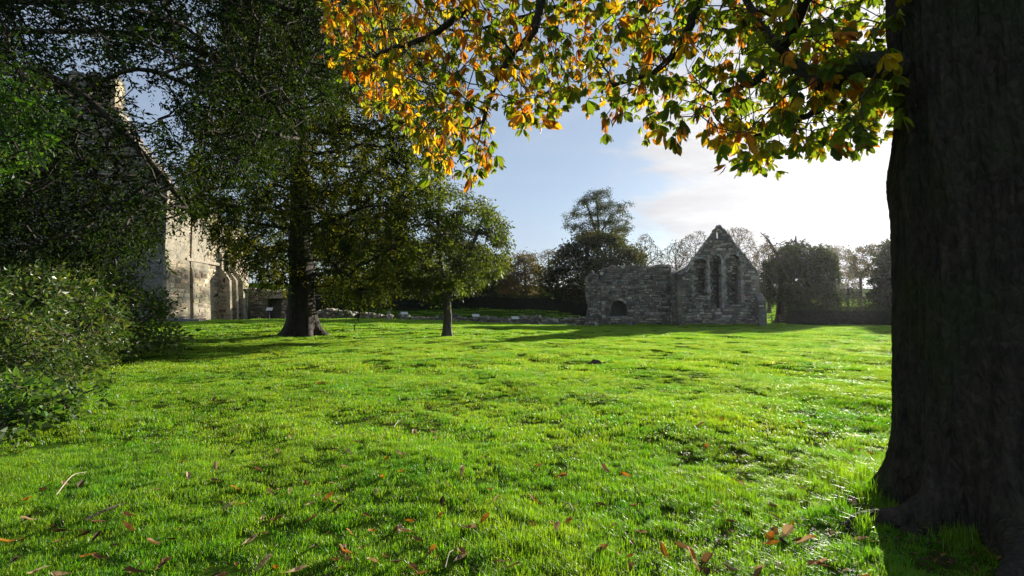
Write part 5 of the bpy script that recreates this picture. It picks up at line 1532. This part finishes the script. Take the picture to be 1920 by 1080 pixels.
stick("curved pale twig in the grass right of centre", [(1060, 938, .04), (1068, 946, .07), (1076, 955, .05)], 0.006, M_pale)
stick("thin pale forked twig on the left-centre lawn", [(738, 806, .03), (748, 798, .07), (764, 796, .06)], 0.008, M_pale)
stick("long dry stalk in the lower left grass", [(105, 925, .03), (135, 895, .08), (162, 885, .07)], 0.006, M_pale)
stick("dark fallen stick at the lower left", [(160, 975, .03), (200, 962, .05), (232, 950, .04)], 0.014, M_bark_dark)
stick("short pale stalk near the bottom centre", [(835, 1060, .03), (842, 1045, .06), (850, 1036, .05)], 0.004, M_pale)
# shredded litter in the hollows of the turf
xq = fr.uniform(-5.5, 5.5, 60000); yq = fr.uniform(2.1, 9.0, 60000)
nq = vnoise(xq, yq, 1.6, 5) * 0.5 + vnoise(xq, yq, 5.2, 6) * 0.6 + vnoise(xq, yq, 12.0, 8) * 0.5
ok = (np.abs(xq) < 1.13 * yq + .4) & ((nq < -0.40) | (np.hypot(xq - CT[0], yq - CT[1]) < 1.25)) & (np.hypot(xq - CT[0], yq - CT[1]) > 0.62) & (fr.random(60000) < np.clip(1.5 - yq / 8, 0.1, 1) * 0.55)
xq = xq[ok]; yq = yq[ok]; nq_ = len(xq)
al = fr.normal(0, 1, (nq_, 3)); al[:, 2] *= 0.35
sz = fr.uniform(0.02, 0.06, nq_)
V, T, C = leaf_arrays(np.column_stack([xq, yq, gz(xq, yq) + fr.uniform(0.004, 0.03, nq_)]), al, sz, sz * 0.5, palette([FL["brown"], FL["dark"], FL["dark"]], nq_, fr), flat=0.8, r=fr)
o = obj("leaf_litter", mesh_np("leaf_litter", V, T, M_fallen, C)); props(o, "brown shreds of rotted leaves in the hollows of the near grass", "leaf litter", None, "stuff")
print("litter", nq_)
# molehill
D = 1.5 * 900 / (684 - 586); p = vp(1117, 684, D); r = np.random.default_rng(9)
n = 22; V = [(0, 0, 0.15)]; T = []; Q = []
for k, (rr, zz) in enumerate(((0.09, 0.135), (0.16, 0.09), (0.22, 0.035), (0.27, -0.03))):
    for a in range(n):
        t = a * 2 * math.pi / n; q = rr * (1 + r.normal(0, 0.10)); V.append((q * math.cos(t), q * math.sin(t) * 0.9, zz + r.normal(0, 0.012)))
for a in range(n): T.append((0, 1 + a, 1 + (a + 1) % n))
for k in range(3):
    for a in range(n): i0 = 1 + k * n + a; i1 = 1 + k * n + (a + 1) % n; Q.append((i0, i0 + n, i1 + n, i1))
mb = MB(); mb.add(V, q=Q, t=T); o = obj("molehill", mb.mesh("molehill", M_soil), None, (p[0], p[1], gz(p[0], p[1])), None); o.scale = (0.95, 0.95, 1.0)
props(o, "small dark molehill of bare soil in the middle of the lawn", "molehill")

# ------------------------------------------------------------------ thin morning haze in the air
m, t, N, L, out = newmat("haze_air")
pv = N("ShaderNodeVolumePrincipled"); pv.inputs['Color'].default_value = (0.92, 0.94, 1.0, 1); pv.inputs['Density'].default_value = 0.000055; pv.inputs['Anisotropy'].default_value = 0.75
L(pv.outputs[0], out.inputs['Volume'])
mb = MB(); mb.box((-490, -110, -1.6), (490, 630, 40.0))
hz = obj("haze", mb.mesh("haze", m)); props(hz, "thin pale haze hanging in the air over the grounds", "haze", None, "stuff")
